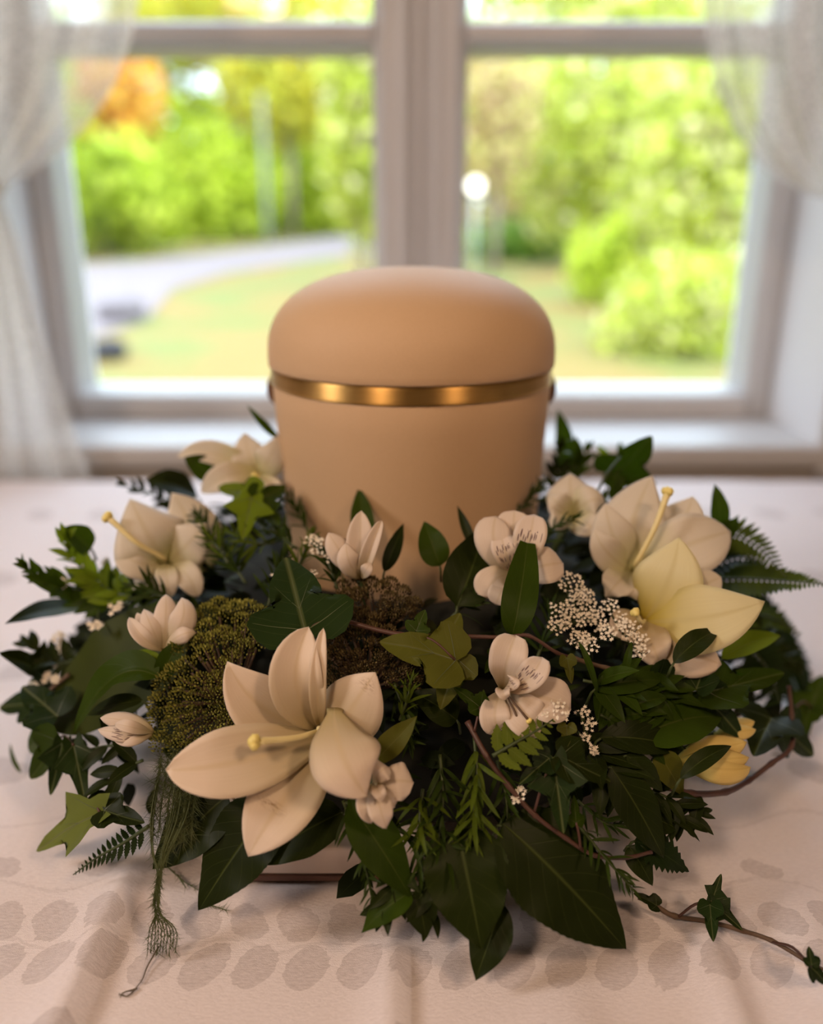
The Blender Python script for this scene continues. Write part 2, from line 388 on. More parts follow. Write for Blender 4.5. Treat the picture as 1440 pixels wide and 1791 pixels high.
def cloth():
    m = MB(); xs = [-1.02+2.04*i/300 for i in range(301)]; ys = [-0.52+1.065*j/180 for j in range(181)]
    vs = []; uv = []
    for y in ys:
        for x in xs: vs.append((x, y, cloth_h(x, y))); uv.append((x, y))
    nx = len(xs); fs = [(j*nx+i, j*nx+i+1, (j+1)*nx+i+1, (j+1)*nx+i) for j in range(len(ys)-1) for i in range(nx-1)]
    m.add(vs, fs, uv)
    # hanging sides with soft waves
    def skirt(edge, out):
        n = len(edge); v = []; u = []
        for k in range(9):
            for i, (x, y, z) in enumerate(edge):
                a = k/8; wv = 0.018*a*math.sin(i*0.28)
                v.append((x+out[0]*(0.006*min(1, k)+wv), y+out[1]*(0.006*min(1, k)+wv), z-0.26*a)); u.append((x+out[0]*0.26*a, y+out[1]*0.26*a))
        m.add(v, [(k*n+i, (k+1)*n+i, (k+1)*n+i+1, k*n+i+1) for k in range(8) for i in range(n-1)], u)
    skirt(vs[:nx], (0, -1)); skirt([vs[j*nx] for j in range(len(ys))], (-1, 0)); skirt([vs[j*nx+nx-1] for j in range(len(ys))], (1, 0))
    t = NT('damask'); uvn = t.n('ShaderNodeUVMap').outputs[0]
    sx = t.n('ShaderNodeSeparateXYZ', {0: uvn}); X, Y = sx.outputs[0], sx.outputs[1]
    nz = t.n('ShaderNodeTexNoise', {'Vector': uvn, 'Scale': 55.0, 'Detail': 2}).outputs[0]
    X = t.math('ADD', X, t.math('MULTIPLY', t.math('SUBTRACT', nz, 0.5), 0.007)); Y = t.math('ADD', Y, t.math('MULTIPLY', t.math('SUBTRACT', nz, 0.5), 0.010))
    nz2 = t.n('ShaderNodeTexNoise', {'Vector': uvn, 'Scale': 320.0, 'Detail': 3}).outputs[0]
    X = t.math('ADD', X, t.math('MULTIPLY', t.math('SUBTRACT', nz2, 0.5), 0.0045)); Y = t.math('ADD', Y, t.math('MULTIPLY', t.math('SUBTRACT', nz2, 0.5), 0.0035))
    def ovals(pitch, x0, y0, rx, ry, skew):           # one row of woven leaf shapes
        yy = t.math('SUBTRACT', Y, y0)
        xx = t.math('ADD', t.math('SUBTRACT', X, x0), t.math('MULTIPLY', yy, skew))
        fx = t.math('SUBTRACT', t.math('FRACT', t.math('DIVIDE', xx, pitch)), 0.5)
        a = t.math('POWER', t.math('MULTIPLY', fx, pitch/rx), 2.0); b = t.math('POWER', t.math('DIVIDE', yy, ry), 2.0)
        return t.math('LESS_THAN', t.math('ADD', a, b), 1.0)
    tot = None
    for args in ((0.0245, 0.004, -0.2325, 0.0098, 0.0125, 0.2), (0.0245, 0.012, -0.259, 0.0100, 0.0125, -0.25), (0.052, 0.010, -0.196, 0.010, 0.007, 0.5),
                 (0.052, 0.03, -0.300, 0.012, 0.009, 0.3), (0.075, 0.0, -0.11, 0.016, 0.014, 0.4), (0.075, 0.03, 0.02, 0.018, 0.018, -0.3), (0.075, 0.0, 0.2, 0.016, 0.02, 0.3), (0.075, 0.03, 0.4, 0.016, 0.02, 0.3)):
        o = ovals(*args); tot = o if tot is None else t.math('MAXIMUM', tot, o)
    for y0, am, fq in ((-0.2475, 0.0035, 120.0), (-0.208, 0.005, 75.0), (-0.155, 0.008, 60.0)):          # stems between the rows
        st = t.math('LESS_THAN', t.math('ABSOLUTE', t.math('SUBTRACT', t.math('SUBTRACT', Y, y0), t.math('MULTIPLY', t.math('SINE', t.math('MULTIPLY', X, fq)), am))), 0.0012)
        tot = t.math('MAXIMUM', tot, t.math('MULTIPLY', st, 0.45))
    sp_ = t.n('ShaderNodeTexNoise', {'Vector': t.n('ShaderNodeMapping', {'Vector': uvn, 'Scale': (300, 900, 1)}).outputs[0], 'Scale': 1.0, 'Detail': 2}).outputs[0]
    pat = t.math('MULTIPLY', tot, t.math('ADD', 0.15, t.math('MULTIPLY', sp_, 1.3)))
    base = t.mix(t.math('MULTIPLY', sp_, 0.7), c4(0.93, 0.85, 0.86), c4(0.70, 0.625, 0.63))
    cc = t.mix(t.math('MULTIPLY', pat, 0.62), base, c4(0.52, 0.45, 0.45))
    wv = t.n('ShaderNodeTexWave', {'Vector': uvn, 'Scale': 420.0, 'Distortion': 5.0, 'Detail': 2, 'Detail Scale': 4.0}, bands_direction='Y').outputs[0]
    hgt = t.math('ADD', t.math('MULTIPLY', wv, 0.5), sp_)
    bp = t.n('ShaderNodeBump', {'Height': hgt, 'Strength': 0.45, 'Distance': 0.0007})
    b = t.bsdf(cc, 0.55, Normal=bp.outputs[0]); b.inputs['Specular IOR Level'].default_value = 0.3
    b.inputs['Sheen Weight'].default_value = 0.15
    o = m.build('tablecloth', t.end(b.outputs[0]))
    tag(o, 'white damask tablecloth with woven leaf pattern and pressed creases', 'tablecloth')
cloth()

# ------------------------------------------------------------------ urn
U = empty('urn', (0, 0, 0.024), 'beige cream urn with rounded lid and thin gold band inside the flower ring', 'urn')
t = NT('urn_glaze'); tc = t.n('ShaderNodeTexCoord').outputs['Object']
nz = t.n('ShaderNodeTexNoise', {'Vector': tc, 'Scale': 900, 'Detail': 2}).outputs[0]
cc = t.mix(nz, c4(0.555, 0.37, 0.215), c4(0.615, 0.415, 0.245))
bp = t.n('ShaderNodeBump', {'Height': nz, 'Strength': 0.12, 'Distance': 0.0004})
b = t.bsdf(cc, 0.62, Normal=bp.outputs[0]); b.inputs['Specular IOR Level'].default_value = 0.3; M['urn'] = t.end(b.outputs[0])
t = NT('gold'); tc = t.n('ShaderNodeTexCoord').outputs['Object']
nz = t.n('ShaderNodeTexNoise', {'Vector': t.n('ShaderNodeMapping', {'Vector': tc, 'Scale': (60, 60, 900)}).outputs[0], 'Scale': 1.0, 'Detail': 3}).outputs[0]
tg = t.n('ShaderNodeTangent', None, direction_type='RADIAL', axis='Z')
b = t.bsdf(t.mix(nz, c4(0.72, 0.42, 0.12), c4(0.86, 0.56, 0.20)), 0.50, Metallic=1.0, Anisotropic=1.0, Tangent=tg.outputs[0]); b.inputs['Anisotropic Rotation'].default_value = 0.25
M['gold'] = t.end(b.outputs[0])
body = [(0.0, 0.024), (0.078, 0.024), (0.082, 0.028)]
for i in range(13):
    k = i/12; body.append((0.0825+(0.0935-0.0825)*k**0.9, 0.032+(0.2335-0.032)*k))
body += [(0.0930, 0.2350), (0.0925, 0.2365)]
MB().lathe(body, 96).build('body', M['urn'], U)
MB().lathe([(0.0915, 0.2352), (0.0942, 0.2354), (0.0945, 0.2375), (0.0945, 0.2435), (0.0942, 0.2458), (0.0915, 0.246)], 96).build('gold_band', M['gold'], U)
lid = [(0.0915, 0.2462), (0.0950, 0.2464), (0.0956, 0.2475)]
zb_, R_, hd = 0.252, 0.0957, 0.0565
for i in range(29):
    a = math.pi/2*i/28; lid.append((R_*max(0, math.cos(a))**(2/2.45), zb_+hd*math.sin(a)**(2/2.45)))
lid[-1] = (0.0, zb_+hd)
MB().lathe(lid, 96).build('lid', M['urn'], U)
M['rope'] = plain('brown_cord', (0.20, 0.10, 0.05), 0.7, 0.3, 200)
for s in (-1, 1):
    pts = [(s*(0.0915+0.007*math.sin(a)), 0.012, 0.226+0.010*math.cos(a)) for a in [math.pi*k/8 for k in range(9)]]
    MB().tube(pts, 0.0028, 8).build('handle', M['rope'], U)

# ------------------------------------------------------------------ sheer curtains
t = NT('sheer'); uvn = t.n('ShaderNodeUVMap').outputs[0]
mp = t.n('ShaderNodeMapping', {'Vector': uvn, 'Scale': (60, 60, 1)})
vo = t.n('ShaderNodeTexVoronoi', {'Vector': mp.outputs[0], 'Scale': 1.0}, feature='DISTANCE_TO_EDGE').outputs[0]
dens = t.n('ShaderNodeMapRange', {0: vo, 1: 0.02, 2: 0.22, 3: 0.78, 4: 0.52}).outputs[0]
cl = c4(0.74, 0.71, 0.66)
d1 = t.n('ShaderNodeMixShader', {0: 0.45, 1: t.n('ShaderNodeBsdfDiffuse', {0: cl}).outputs[0], 2: t.n('ShaderNodeBsdfTranslucent', {0: cl}).outputs[0]})
M['sheer'] = t.end(t.n('ShaderNodeMixShader', {0: dens, 1: t.n('ShaderNodeBsdfTransparent').outputs[0], 2: d1.outputs[0]}).outputs[0])
def interp(poly, t_):
    n = len(poly)-1; f = min(t_*n, n-1e-6); i = int(f); return poly[i].lerp(poly[i+1], f-i)
def sheet(mb, inner, outer, nf, amp0, amp1, nu=120, nv=40, ph=0.0):
    vs = []; uv = []
    for j in range(nv+1):
        v = j/nv; a = interp(inner, v); b = interp(outer, v); am = amp0+(amp1-amp0)*v
        for i in range(nu+1):
            u = i/nu; p = a.lerp(b, u)
            s = math.sin(2*math.pi*nf*u+ph+0.6*math.sin(3*v+u*5)); s2 = math.sin(2*math.pi*nf*u*0.5+1+ph)
            p = p + V((0.30*am*s2, am*s*0.9+0.3*am*s2, 0)); vs.append(p); uv.append((u*0.8, v*0.9))
    n = nu+1
    mb.add(vs, [(j*n+i, j*n+i+1, (j+1)*n+i+1, (j+1)*n+i) for j in range(nv) for i in range(nu)], uv)
def cy(p): return Yp(p[0], p[1], 0.568)
def smooth_poly(ps): return catmull([cy(p) for p in ps], 6)
Lc = empty('curtain', (-0.6, 0.55, 1.45), 'sheer white curtain tied back at the left of the window', 'curtain', 'sheer curtains')
up_i = smooth_poly([(300, -420), (262, -150), (235, 0), (218, 80), (180, 170), (110, 255), (45, 305), (-12, 335)])
up_o = [cy(p) for p in [(-420, -420), (-330, -100), (-200, 150), (-70, 345)]]
m = MB(); sheet(m, up_i, up_o, 7, 0.014, 0.006)
lo_i = smooth_poly([(-8, 335), (22, 420), (55, 540), (90, 660), (122, 760), (152, 840), (190, 960)])
lo_o = [cy(p) for p in [(-72, 345), (-190, 600), (-290, 960)]]
sheet(m, lo_i, lo_o, 6, 0.006, 0.009, ph=0.7)
m.build('panel', M['sheer'], Lc)
m = MB(); m.tube(catmull([cy((-95, 330))+V((0, -0.012, 0)), cy((-45, 352))+V((0, -0.022, 0)), cy((0, 338))+V((0, -0.012, 0)), cy((-20, 318))+V((0, 0.02, 0)), cy((-80, 318))+V((0, 0.02, 0))], 5), 0.008, 8); m.build('tieback', M['sheer'], Lc)
Rc = empty('curtain', (0.62, 0.55, 1.45), 'sheer white curtain tied back at the right of the window', 'curtain', 'sheer curtains')
up_i = smooth_poly([(1215, -420), (1226, -150), (1233, 0), (1246, 110), (1282, 215), (1336, 292), (1400, 335), (1478, 352)])
up_o = [cy(p) for p in [(1850, -420), (1790, -100), (1680, 150), (1530, 362)]]
m = MB(); sheet(m, up_i, up_o, 7, 0.014, 0.006, ph=2.0)
lo_i = smooth_poly([(1474, 352), (1478, 420), (1490, 600), (1500, 840), (1505, 960)])
lo_o = [cy(p) for p in [(1532, 362), (1620, 600), (1700, 960)]]
sheet(m, lo_i, lo_o, 5, 0.006, 0.009, ph=0.2)
m.build('panel', M['sheer'], Rc)
m = MB(); m.tube(catmull([cy((1455, 338))+V((0, -0.012, 0)), cy((1500, 366))+V((0, -0.022, 0)), cy((1550, 350))+V((0, -0.012, 0)), cy((1540, 338))+V((0, 0.02, 0)), cy((1480, 330))+V((0, 0.02, 0))], 5), 0.008, 8); m.build('tieback', M['sheer'], Rc)

# ================================================================== the garden
SL = 0.045
def gz(y): return -1.3 + SL*(y+0.56)
def G(px, py, lift=0.0):
    r = ray(px, py)                                    # -1.3+SL*(r.y*d) = .33 + r.z*d
    d = (CAM.z+1.3-lift)/(SL*r.y - r.z); return CAM + r*d
t = NT('lawn'); tc = t.n('ShaderNodeTexCoord').outputs['Object']
n1 = t.n('ShaderNodeTexNoise', {'Vector': tc, 'Scale': 0.9, 'Detail': 5}).outputs[0]
n2 = t.n('ShaderNodeTexNoise', {'Vector': tc, 'Scale': 9.0, 'Detail': 2}).outputs[0]
gr = t.mix(n2, c4(0.060, 0.080, 0.003), c4(0.105, 0.097, 0.005))
cc = t.mix(t.ramp(n1, [(0.40, c4(0,0,0)), (0.58, c4(1,1,1))]), gr, c4(0.130, 0.080, 0.005))
M['lawn'] = t.end(t.bsdf(cc, 0.9).outputs[0])
M['path'] = plain('gravel', (0.130, 0.100, 0.098), 0.9, 0.15, 2)
m = MB(); vs = []; n_ = 24
for j in range(n_+1):
    for i in range(n_+1):
        y = 0.95+ (85-0.95)*(j/n_)**1.5; x = -50+100*i/n_; vs.append((x, y, gz(y)))
m.add(vs, [(j*(n_+1)+i, j*(n_+1)+i+1, (j+1)*(n_+1)+i+1, (j+1)*(n_+1)+i) for j in range(n_) for i in range(n_)])
struct(m.build('lawn', M['lawn']))
ue = [G(p[0], p[1], 0.02) for p in [(-60, 458), (60, 458), (160, 462), (260, 456), (360, 443), (470, 430), (580, 415), (680, 404), (800, 398)]]
le = [G(p[0], p[1], 0.02) for p in [(-60, 640), (60, 606), (160, 588), (255, 560), (300, 505), (400, 476), (540, 455), (680, 436), (800, 425)]]
m = MB(); m.add(ue+le, [(i, 9+i, 9+i+1, i+1) for i in range(8)]); struct(m.build('path', M['path']))
def blob(mb, c, rx, ry, rz, seed, n=14):
    vs = []; fs = []; rnd = random.Random(seed); o = V((rnd.random()*9,)*3)
    for j in range(n//2+1):
        th = math.pi*j/(n//2)
        for i in range(n):
            ph = 2*math.pi*i/n; d = V((math.sin(th)*math.cos(ph), math.sin(th)*math.sin(ph), math.cos(th)))
            k = 1+0.25*NZ.noise(d*1.6+o); vs.append((c[0]+d.x*rx*k, c[1]+d.y*ry*k, c[2]+d.z*rz*k))
    for j in range(n//2):
        for i in range(n): fs.append((j*n+i, (j+1)*n+i, (j+1)*n+(i+1)%n, j*n+(i+1)%n))
    mb.add(vs, fs)
M['stone'] = plain('dark_stone', (0.010, 0.007, 0.008), 0.8, 0.3, 8)
p = G(192, 628); m = MB(); blob(m, (p.x, p.y, p.z+0.09), 0.19, 0.19, 0.13, 3); tag(m.build('stone', M['stone'], origin=p), 'small dark stone lying on the lawn near the path', 'stone')
M['rock'] = plain('grey_rock', (0.14, 0.115, 0.115), 0.9, 0.2, 3)
p = G(212, 560); m = MB(); blob(m, (p.x, p.y, p.z+0.14), 0.34, 0.30, 0.22, 8); tag(m.build('rock', M['rock'], origin=p), 'pale grey boulder at the edge of the gravel path', 'rock')
M['post'] = plain('post_paint', (0.10, 0.105, 0.08), 0.6, 0.1, 20)
p0 = G(470, 425); k = depth_of(p0)
tag(MB().tube([p0-V((0,0,0.3)), p0+V((0, 0, 0.02*k/2)), p0+V((0, 0, 225*k/FPX+0.2))], [0.11, 0.10, 0.09], 10).build('lamp_post', M['post'], origin=p0), 'slim grey post standing before the hedge across the path', 'post')

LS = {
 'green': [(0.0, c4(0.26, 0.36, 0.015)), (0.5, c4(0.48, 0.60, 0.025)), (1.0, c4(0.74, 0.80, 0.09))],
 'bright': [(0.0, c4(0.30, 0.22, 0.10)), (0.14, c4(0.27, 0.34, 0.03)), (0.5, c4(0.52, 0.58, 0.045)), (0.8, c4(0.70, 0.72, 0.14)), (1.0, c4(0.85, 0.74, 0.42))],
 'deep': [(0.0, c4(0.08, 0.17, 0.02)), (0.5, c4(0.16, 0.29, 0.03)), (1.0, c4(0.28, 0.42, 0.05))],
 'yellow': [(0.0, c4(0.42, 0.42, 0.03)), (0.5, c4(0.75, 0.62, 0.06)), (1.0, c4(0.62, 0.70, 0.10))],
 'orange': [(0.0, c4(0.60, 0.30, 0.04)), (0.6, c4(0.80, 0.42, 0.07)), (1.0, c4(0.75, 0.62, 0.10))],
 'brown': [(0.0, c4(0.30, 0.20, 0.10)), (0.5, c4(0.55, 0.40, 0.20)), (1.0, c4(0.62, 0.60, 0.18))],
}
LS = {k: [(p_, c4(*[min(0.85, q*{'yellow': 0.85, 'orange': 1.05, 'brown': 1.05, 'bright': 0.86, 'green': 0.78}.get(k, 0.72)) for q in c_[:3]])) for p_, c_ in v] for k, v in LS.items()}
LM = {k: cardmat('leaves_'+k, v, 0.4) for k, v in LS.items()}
def leafcloud(mb, c, rx, ry, rz, n, s, rnd):
    for _ in range(n):
        d = V((rnd.gauss(0,1), rnd.gauss(0,1), rnd.gauss(0,1))).normalized()
        k = rnd.random()**0.45
        k *= 1+0.25*NZ.noise(d*2.2+V(c)*0.13)
        p = V((c[0]+d.x*rx*k, c[1]+d.y*ry*k, c[2]+d.z*rz*k))
        a = (d*0.8+V((rnd.gauss(0,.6), rnd.gauss(0,.6), rnd.gauss(0,.6)))).normalized()
        u = a.orthogonal().normalized(); u = Quaternion(a, rnd.random()*6.28) @ u; v = a.cross(u); q = s*(0.6+0.8*rnd.random())
        mb.add([p-u*q, p-v*q*0.45+a*q*0.1, p+u*q, p+v*q*0.45+a*q*0.1], [(0,1,2,3)])
def tree(name, label, cat, px, py, y, rxp, rzp, kind, n, s, group='trees and shrubs outside the window', trunk=True, seed=0):
    rnd = random.Random(seed+int(px)+int(py*3)); c = Yp(px, py, y); k = depth_of(c)/FPX; rx, rz = rxp*k, rzp*k
    g = gz(c.y); base = V((c.x, c.y, g)); r = empty(name, base, label, cat, group)
    m = MB(); leafcloud(m, c, rx, rx*0.7, rz, n, s, rnd); m.build('foliage', LM[kind], r, smooth=False, kind='stuff')
    h = max(0.3, c.z-g); m = MB()
    tr = 0.02*h+0.03
    m.tube([base-V((0,0,0.2)), base+V((0.02*h, 0, h*0.5)), base+V((0, 0, h))], [tr, tr*0.8, tr*0.5], 8)
    for q in range(5):
        a = rnd.random()*6.28; e = V((math.cos(a)*rx*0.6, math.sin(a)*rx*0.4, h+rz*0.4*(rnd.random()-.2)))
        m.tube([base+V((0, 0, h*0.55)), base+V((e.x*0.5, e.y*0.5, h*0.85)), base+e], [tr*0.5, tr*0.35, tr*0.15], 6)
    m.build('trunk', M['bark'], r)
    return r
tree('shrub', 'green shrub at the left end of the hedge across the path', 'shrub', 190, 350, 23, 140, 110, 'green', 2600, 0.20)
tree('shrub', 'green shrub in the middle of the hedge, left of the grey post', 'shrub', 360, 340, 29.5, 140, 108, 'green', 2600, 0.20)
tree('shrub', 'green shrub at the right end of the hedge, right of the grey post', 'shrub', 545, 335, 34, 125, 95, 'green', 2400, 0.20)
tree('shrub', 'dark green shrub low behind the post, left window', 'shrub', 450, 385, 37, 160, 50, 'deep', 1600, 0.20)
tree('tree', 'orange autumn tree at the upper left of the left window', 'tree', 180, 150, 28, 105, 105, 'orange', 1700, 0.22)
tree('tree', 'yellow autumn tree behind the grey post', 'tree', 500, 150, 31, 130, 95, 'yellow', 1700, 0.24)
tree('tree', 'tall yellow-green tree across the top of the left window', 'tree', 400, -10, 33, 280, 85, 'yellow', 2600, 0.26)
tree('tree', 'bright yellow-green tree beside the middle post of the window, left pane', 'tree', 630, 220, 15, 75, 210, 'bright', 2200, 0.13)
tree('tree', 'green tree half hidden by the left curtain', 'tree', 30, 230, 21, 130, 250, 'green', 2400, 0.19)
tree('tree', 'large bright green tree filling the middle of the right pane', 'tree', 1060, 250, 19, 190, 200, 'bright', 3600, 0.16)
tree('tree', 'bright green tree beside the right curtain', 'tree', 1270, 300, 12, 180, 260, 'bright', 3600, 0.12)
tree('bush', 'bright green bush at the lower right of the right pane', 'bush', 1200, 570, 8.5, 150, 130, 'bright', 3000, 0.075)
tree('bush', 'green bush standing behind the low bright bush, right pane', 'bush', 1080, 470, 12.5, 90, 90, 'green', 1500, 0.09)
tree('tree', 'thin brown and orange tree beside the middle post, right pane', 'tree', 870, 190, 17, 85, 150, 'brown', 1100, 0.13)
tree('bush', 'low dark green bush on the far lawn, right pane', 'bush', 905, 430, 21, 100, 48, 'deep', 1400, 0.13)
tree('tree', 'tall yellow-green tree across the top of the right pane', 'tree', 1060, 10, 27, 320, 110, 'bright', 3000, 0.22)
for lab, px, py, rx, rz, kd in (('far green tree at the left edge of the wood', 20, 200, 200, 270, 'green'), ('far green tree behind the orange tree', 175, 260, 105, 190, 'green'),
      ('far green tree right of the sky gap', 500, 250, 120, 220, 'green'), ('far green tree behind the middle post of the window', 720, 220, 150, 260, 'green'), ('far brown tree in the right pane', 890, 270, 130, 200, 'brown'), ('far green tree in the middle of the right pane', 1110, 220, 190, 260, 'green'),
      ('far green tree behind the right curtain', 1370, 220, 210, 280, 'green')):
    tree('tree', lab, 'tree', px, py, 46, rx, rz, kd, 2400, 0.42)
tree('tree', 'far green tree low under the sky gap', 'tree', 330, 275, 46, 140, 120, 'green', 2000, 0.40)
tree('tree', 'pale yellow far tree above the sky gap', 'tree', 320, 60, 46, 150, 70, 'yellow', 1500, 0.40)
t = NT('disc_glow'); M['glow'] = t.end(t.n('ShaderNodeEmission', {0: c4(1, 0.97, 0.9), 1: 6.0}).outputs[0])  # emission of an added globe that makes a bright disc among the trees
p = Yp(832, 325, 16.5); g0 = V((p.x, p.y, gz(p.y)))
L_ = empty('glow_globe', g0, 'small round glowing white globe added among the brown twigs, right pane', 'lamp')
m = MB(); m.lathe([(0.0, p.z-0.13)]+[(0.13*math.sin(math.pi*i/10), p.z-0.13*math.cos(math.pi*i/10)) for i in range(1, 10)]+[(0.0, p.z+0.13)], 16, (p.x, p.y)); m.build('globe', M['glow'], L_)
MB().tube([g0-V((0,0,0.2)), V((p.x, p.y, p.z-0.125))], 0.025, 8).build('post', M['metal'], L_)

# ================================================================== the flower ring
# ---- surface builders
def prof(kind):
    ab = {'lance': (0.75, 1.05), 'ovate': (0.55, 1.05), 'strap': (0.5, 0.6), 'lily': (0.85, 0.98), 'lilyw': (0.95, 0.80), 'obov': (1.0, 0.5), 'needle': (0.6, 0.8), 'broad': (0.55, 0.95)}[kind]
    a, b = ab; pk = a/(a+b); mx = pk**a*(1-pk)**b
    return lambda t: (max(t, 1e-5)**a)*(max(1-t, 1e-5)**b)/mx
def blade(base, tip, width, up, mid=None, kind='lance', basew=0.0, cup=0.0, fold=0.0, twist=0.0, wave=0.0, nwave=3, roll=0.0, nl=14, nw=6, tip_roll=0.0, asym=0.0, ph=0.0, serr=0.0):
    base, tip, up = V(base), V(tip), V(up).normalized()
    ctrl = (base+tip)/2 if mid is None else V(mid)*2-(base+tip)/2
    L = (tip-base).length; f = prof(kind); vs = []; uv = []
    for j in range(nl+1):
        t = j/nl
        p = base*(1-t)**2+ctrl*2*t*(1-t)+tip*t*t
        T = ((ctrl-base)*(1-t)+(tip-ctrl)*t)
        if T.length < 1e-8: T = tip-base
        T.normalize(); s = T.cross(up)
        if s.length < 1e-4: s = T.orthogonal()
        s.normalize()
        if twist: s = Quaternion(T, twist*t) @ s
        N = s.cross(T).normalized()
        wd = 0.5*width*max(f(t), basew*(1-t*1.6))
        if serr and 0.12 < t < 0.97: wd *= 1+serr*(1 if j % 2 else -1)
        for i in range(nw+1):
            u = -1+2*i/nw; au = abs(u)
            q = p + s*(u*wd*(1+asym*(1 if u > 0 else -1))) + N*(cup*u*u*wd + fold*au*wd)
            if wave: q = q + N*(wave*width*au*au*math.sin(2*math.pi*nwave*t+ph+(1.7 if u > 0 else 0)))
            if tip_roll: q = q + N*(tip_roll*L*max(0, t-0.6)**2)
            vs.append(q); uv.append((u*0.5+0.5, t))
    n = nw+1
    fs = [(j*n+i, j*n+i+1, (j+1)*n+i+1, (j+1)*n+i) for j in range(nl) for i in range(nw)]
    return vs, fs, uv
def facing(p, kz=0.35):
    return ((CAM-V(p)).normalized()*(1-kz)+V((0, 0, 1))*kz).normalized()
def P(q, off=0.012):
    """(px, py) on the wreath with the usual lift, (px, py, lift), or a ready point"""
    if isinstance(q, V): return q
    return S(q[0], q[1], q[2] if len(q) > 2 else off)
def tame(b, t, bq, tq):
    # keeps a leaf that pokes past the ring's rim from running far away from its base
    if isinstance(tq, V) or isinstance(bq, V): return t
    db = depth_of(b); lp = math.hypot(bq[0]-tq[0], bq[1]-tq[1])*db/FPX
    if (t-b).length > 1.45*lp+0.006:
        sg = 1 if depth_of(t) > db else -1
        t = D(tq[0], tq[1], db+sg*0.5*lp)
        if t.z < 0.004: t = Z(tq[0], tq[1], 0.004)
    return t
def path(pts, off):
    pp = []
    for i, q in enumerate(pts):
        p = P(q, off)
        if i: p = tame(pp[-1], p, pts[i-1], q)
        pp.append(p)
    return pp
def leaf(name, label, base, tip, wpx, mat='mid', cat='leaf', bend=0.12, side=0.0, kz=0.35, kind='ovate', fold=0.25, cup=0.0, wave=0.02, twist=0.0, off=0.014, group=None, parent=None, up=None, petiole=True, mid=None, serr=0.0, nl=18, asym=0.0):
    b, t = P(base, off), P(tip, off); t = tame(b, t, base, tip); L = (t-b).length
    c = (b+t)/2; u = V(up) if up is not None else facing(c, kz)
    s = (t-b).cross(u).normalized()
    mp = c + u*bend*L + s*side*L if mid is None else P(mid, off)
    vs, fs, uv = blade(b, t, pxm(wpx, c), u, mp, kind, fold=fold, cup=cup, wave=wave, twist=twist, nl=nl, nw=8, serr=serr, asym=asym, ph=random.random()*6)
    m = MB(); m.add(vs, fs, uv)
    if parent is not None:
        return m.build(name, M[mat], parent)
    if not petiole:
        return tag(m.build(name, M[mat], origin=b), label, cat, group)
    r = empty(name, b, label, cat, group)
    m.build('leaf_blade', M[mat], r)
    d = (b-t).normalized(); q = b+d*L*0.04+V((0, 0, -0.05*L)); e = b+d*L*0.08+V((0, 0.1*L, -0.3*L))
    e.z = max(0.003, e.z)
    pm = MB(); pm.tube([b+(t-b)*0.02, q, e], [0.0006, 0.0007, 0.0008], 6); pm.build('petiole', M['stem_green'], r)
    return r
# ---- ivy
IV = [(0.0, 0.0), (0.12, -0.09), (0.28, -0.14), (0.44, -0.10), (0.56, 0.02), (0.63, 0.20), (0.56, 0.31), (0.42, 0.32), (0.29, 0.34), (0.31, 0.48), (0.27, 0.66), (0.15, 0.86), (0.05, 0.97), (0.0, 1.0)]
IV2 = [(0.0, 0.0), (0.10, -0.08), (0.22, -0.16), (0.30, -0.05), (0.30, 0.08), (0.50, 0.20), (0.68, 0.34), (0.50, 0.40), (0.30, 0.42), (0.22, 0.60), (0.15, 0.80), (0.06, 0.95), (0.0, 1.0)]
def ivy_geo(base, tip, up, wf=1.0, bend=0.0, fold=0.12, curl=0.0, outline=IV, wv=0.02, seed=0):
    base, tip = V(base), V(tip); Yv = tip-base; L = Yv.length; Yv.normalize()
    X = Yv.cross(V(up)).normalized(); N = X.cross(Yv).normalized()
    rnd = random.Random(seed); p1 = rnd.random()*6
    def mapp(x, y, lift=0.0):
        z = fold*abs(x) + bend*4*y*(1-y)*0.25 - curl*y*y + wv*math.sin(9*x+p1)*math.cos(7*y) + lift
        return base + X*(x*wf*L) + Yv*(y*L) + N*(z*L)
    m = MB(); k = 4; n = len(outline)
    for sgn in (1, -1):
        vs = []; uv = []; fs = []
        for i, (x, y) in enumerate(outline):
            my = i/(n-1)
            for j in range(k+1):
                a = j/k; xx = sgn*x*a; yy = my+(y-my)*a
                vs.append(mapp(xx, yy)); uv.append((0.5+0.5*xx/0.7, yy))
        for i in range(n-1):
            for j in range(k):
                q = (i*(k+1)+j, i*(k+1)+j+1, (i+1)*(k+1)+j+1, (i+1)*(k+1)+j)
                fs.append(q if sgn > 0 else tuple(reversed(q)))
        m.add(vs, fs, uv, 0)
    lobes = [(0, 0.94), (0.56, 0.21) if outline is IV else (0.60, 0.32)]
    ends = [lobes[0], lobes[1], (-lobes[1][0], lobes[1][1]), (0.22, 0.62), (-0.22, 0.62)]
    for q, (ex, ey) in enumerate(ends):
        sx, sy = (0, 0.02) if q < 3 else (0, 0.30)
        d = V((ex-sx, ey-sy)); nn = V((-d.y, d.x)).normalized()*(0.006 if q < 3 else 0.0035); vs = []
        for i in range(7):
            a = i/6; w_ = (1-a*0.8)
            x, y = sx+d.x*a, sy+d.y*a
            vs += [mapp(x-nn.x*w_, y-nn.y*w_, 0.005), mapp(x+nn.x*w_, y+nn.y*w_, 0.005)]
        m.add(vs, [(2*i, 2*i+1, 2*i+3, 2*i+2) for i in range(6)], None, 1)
    return m
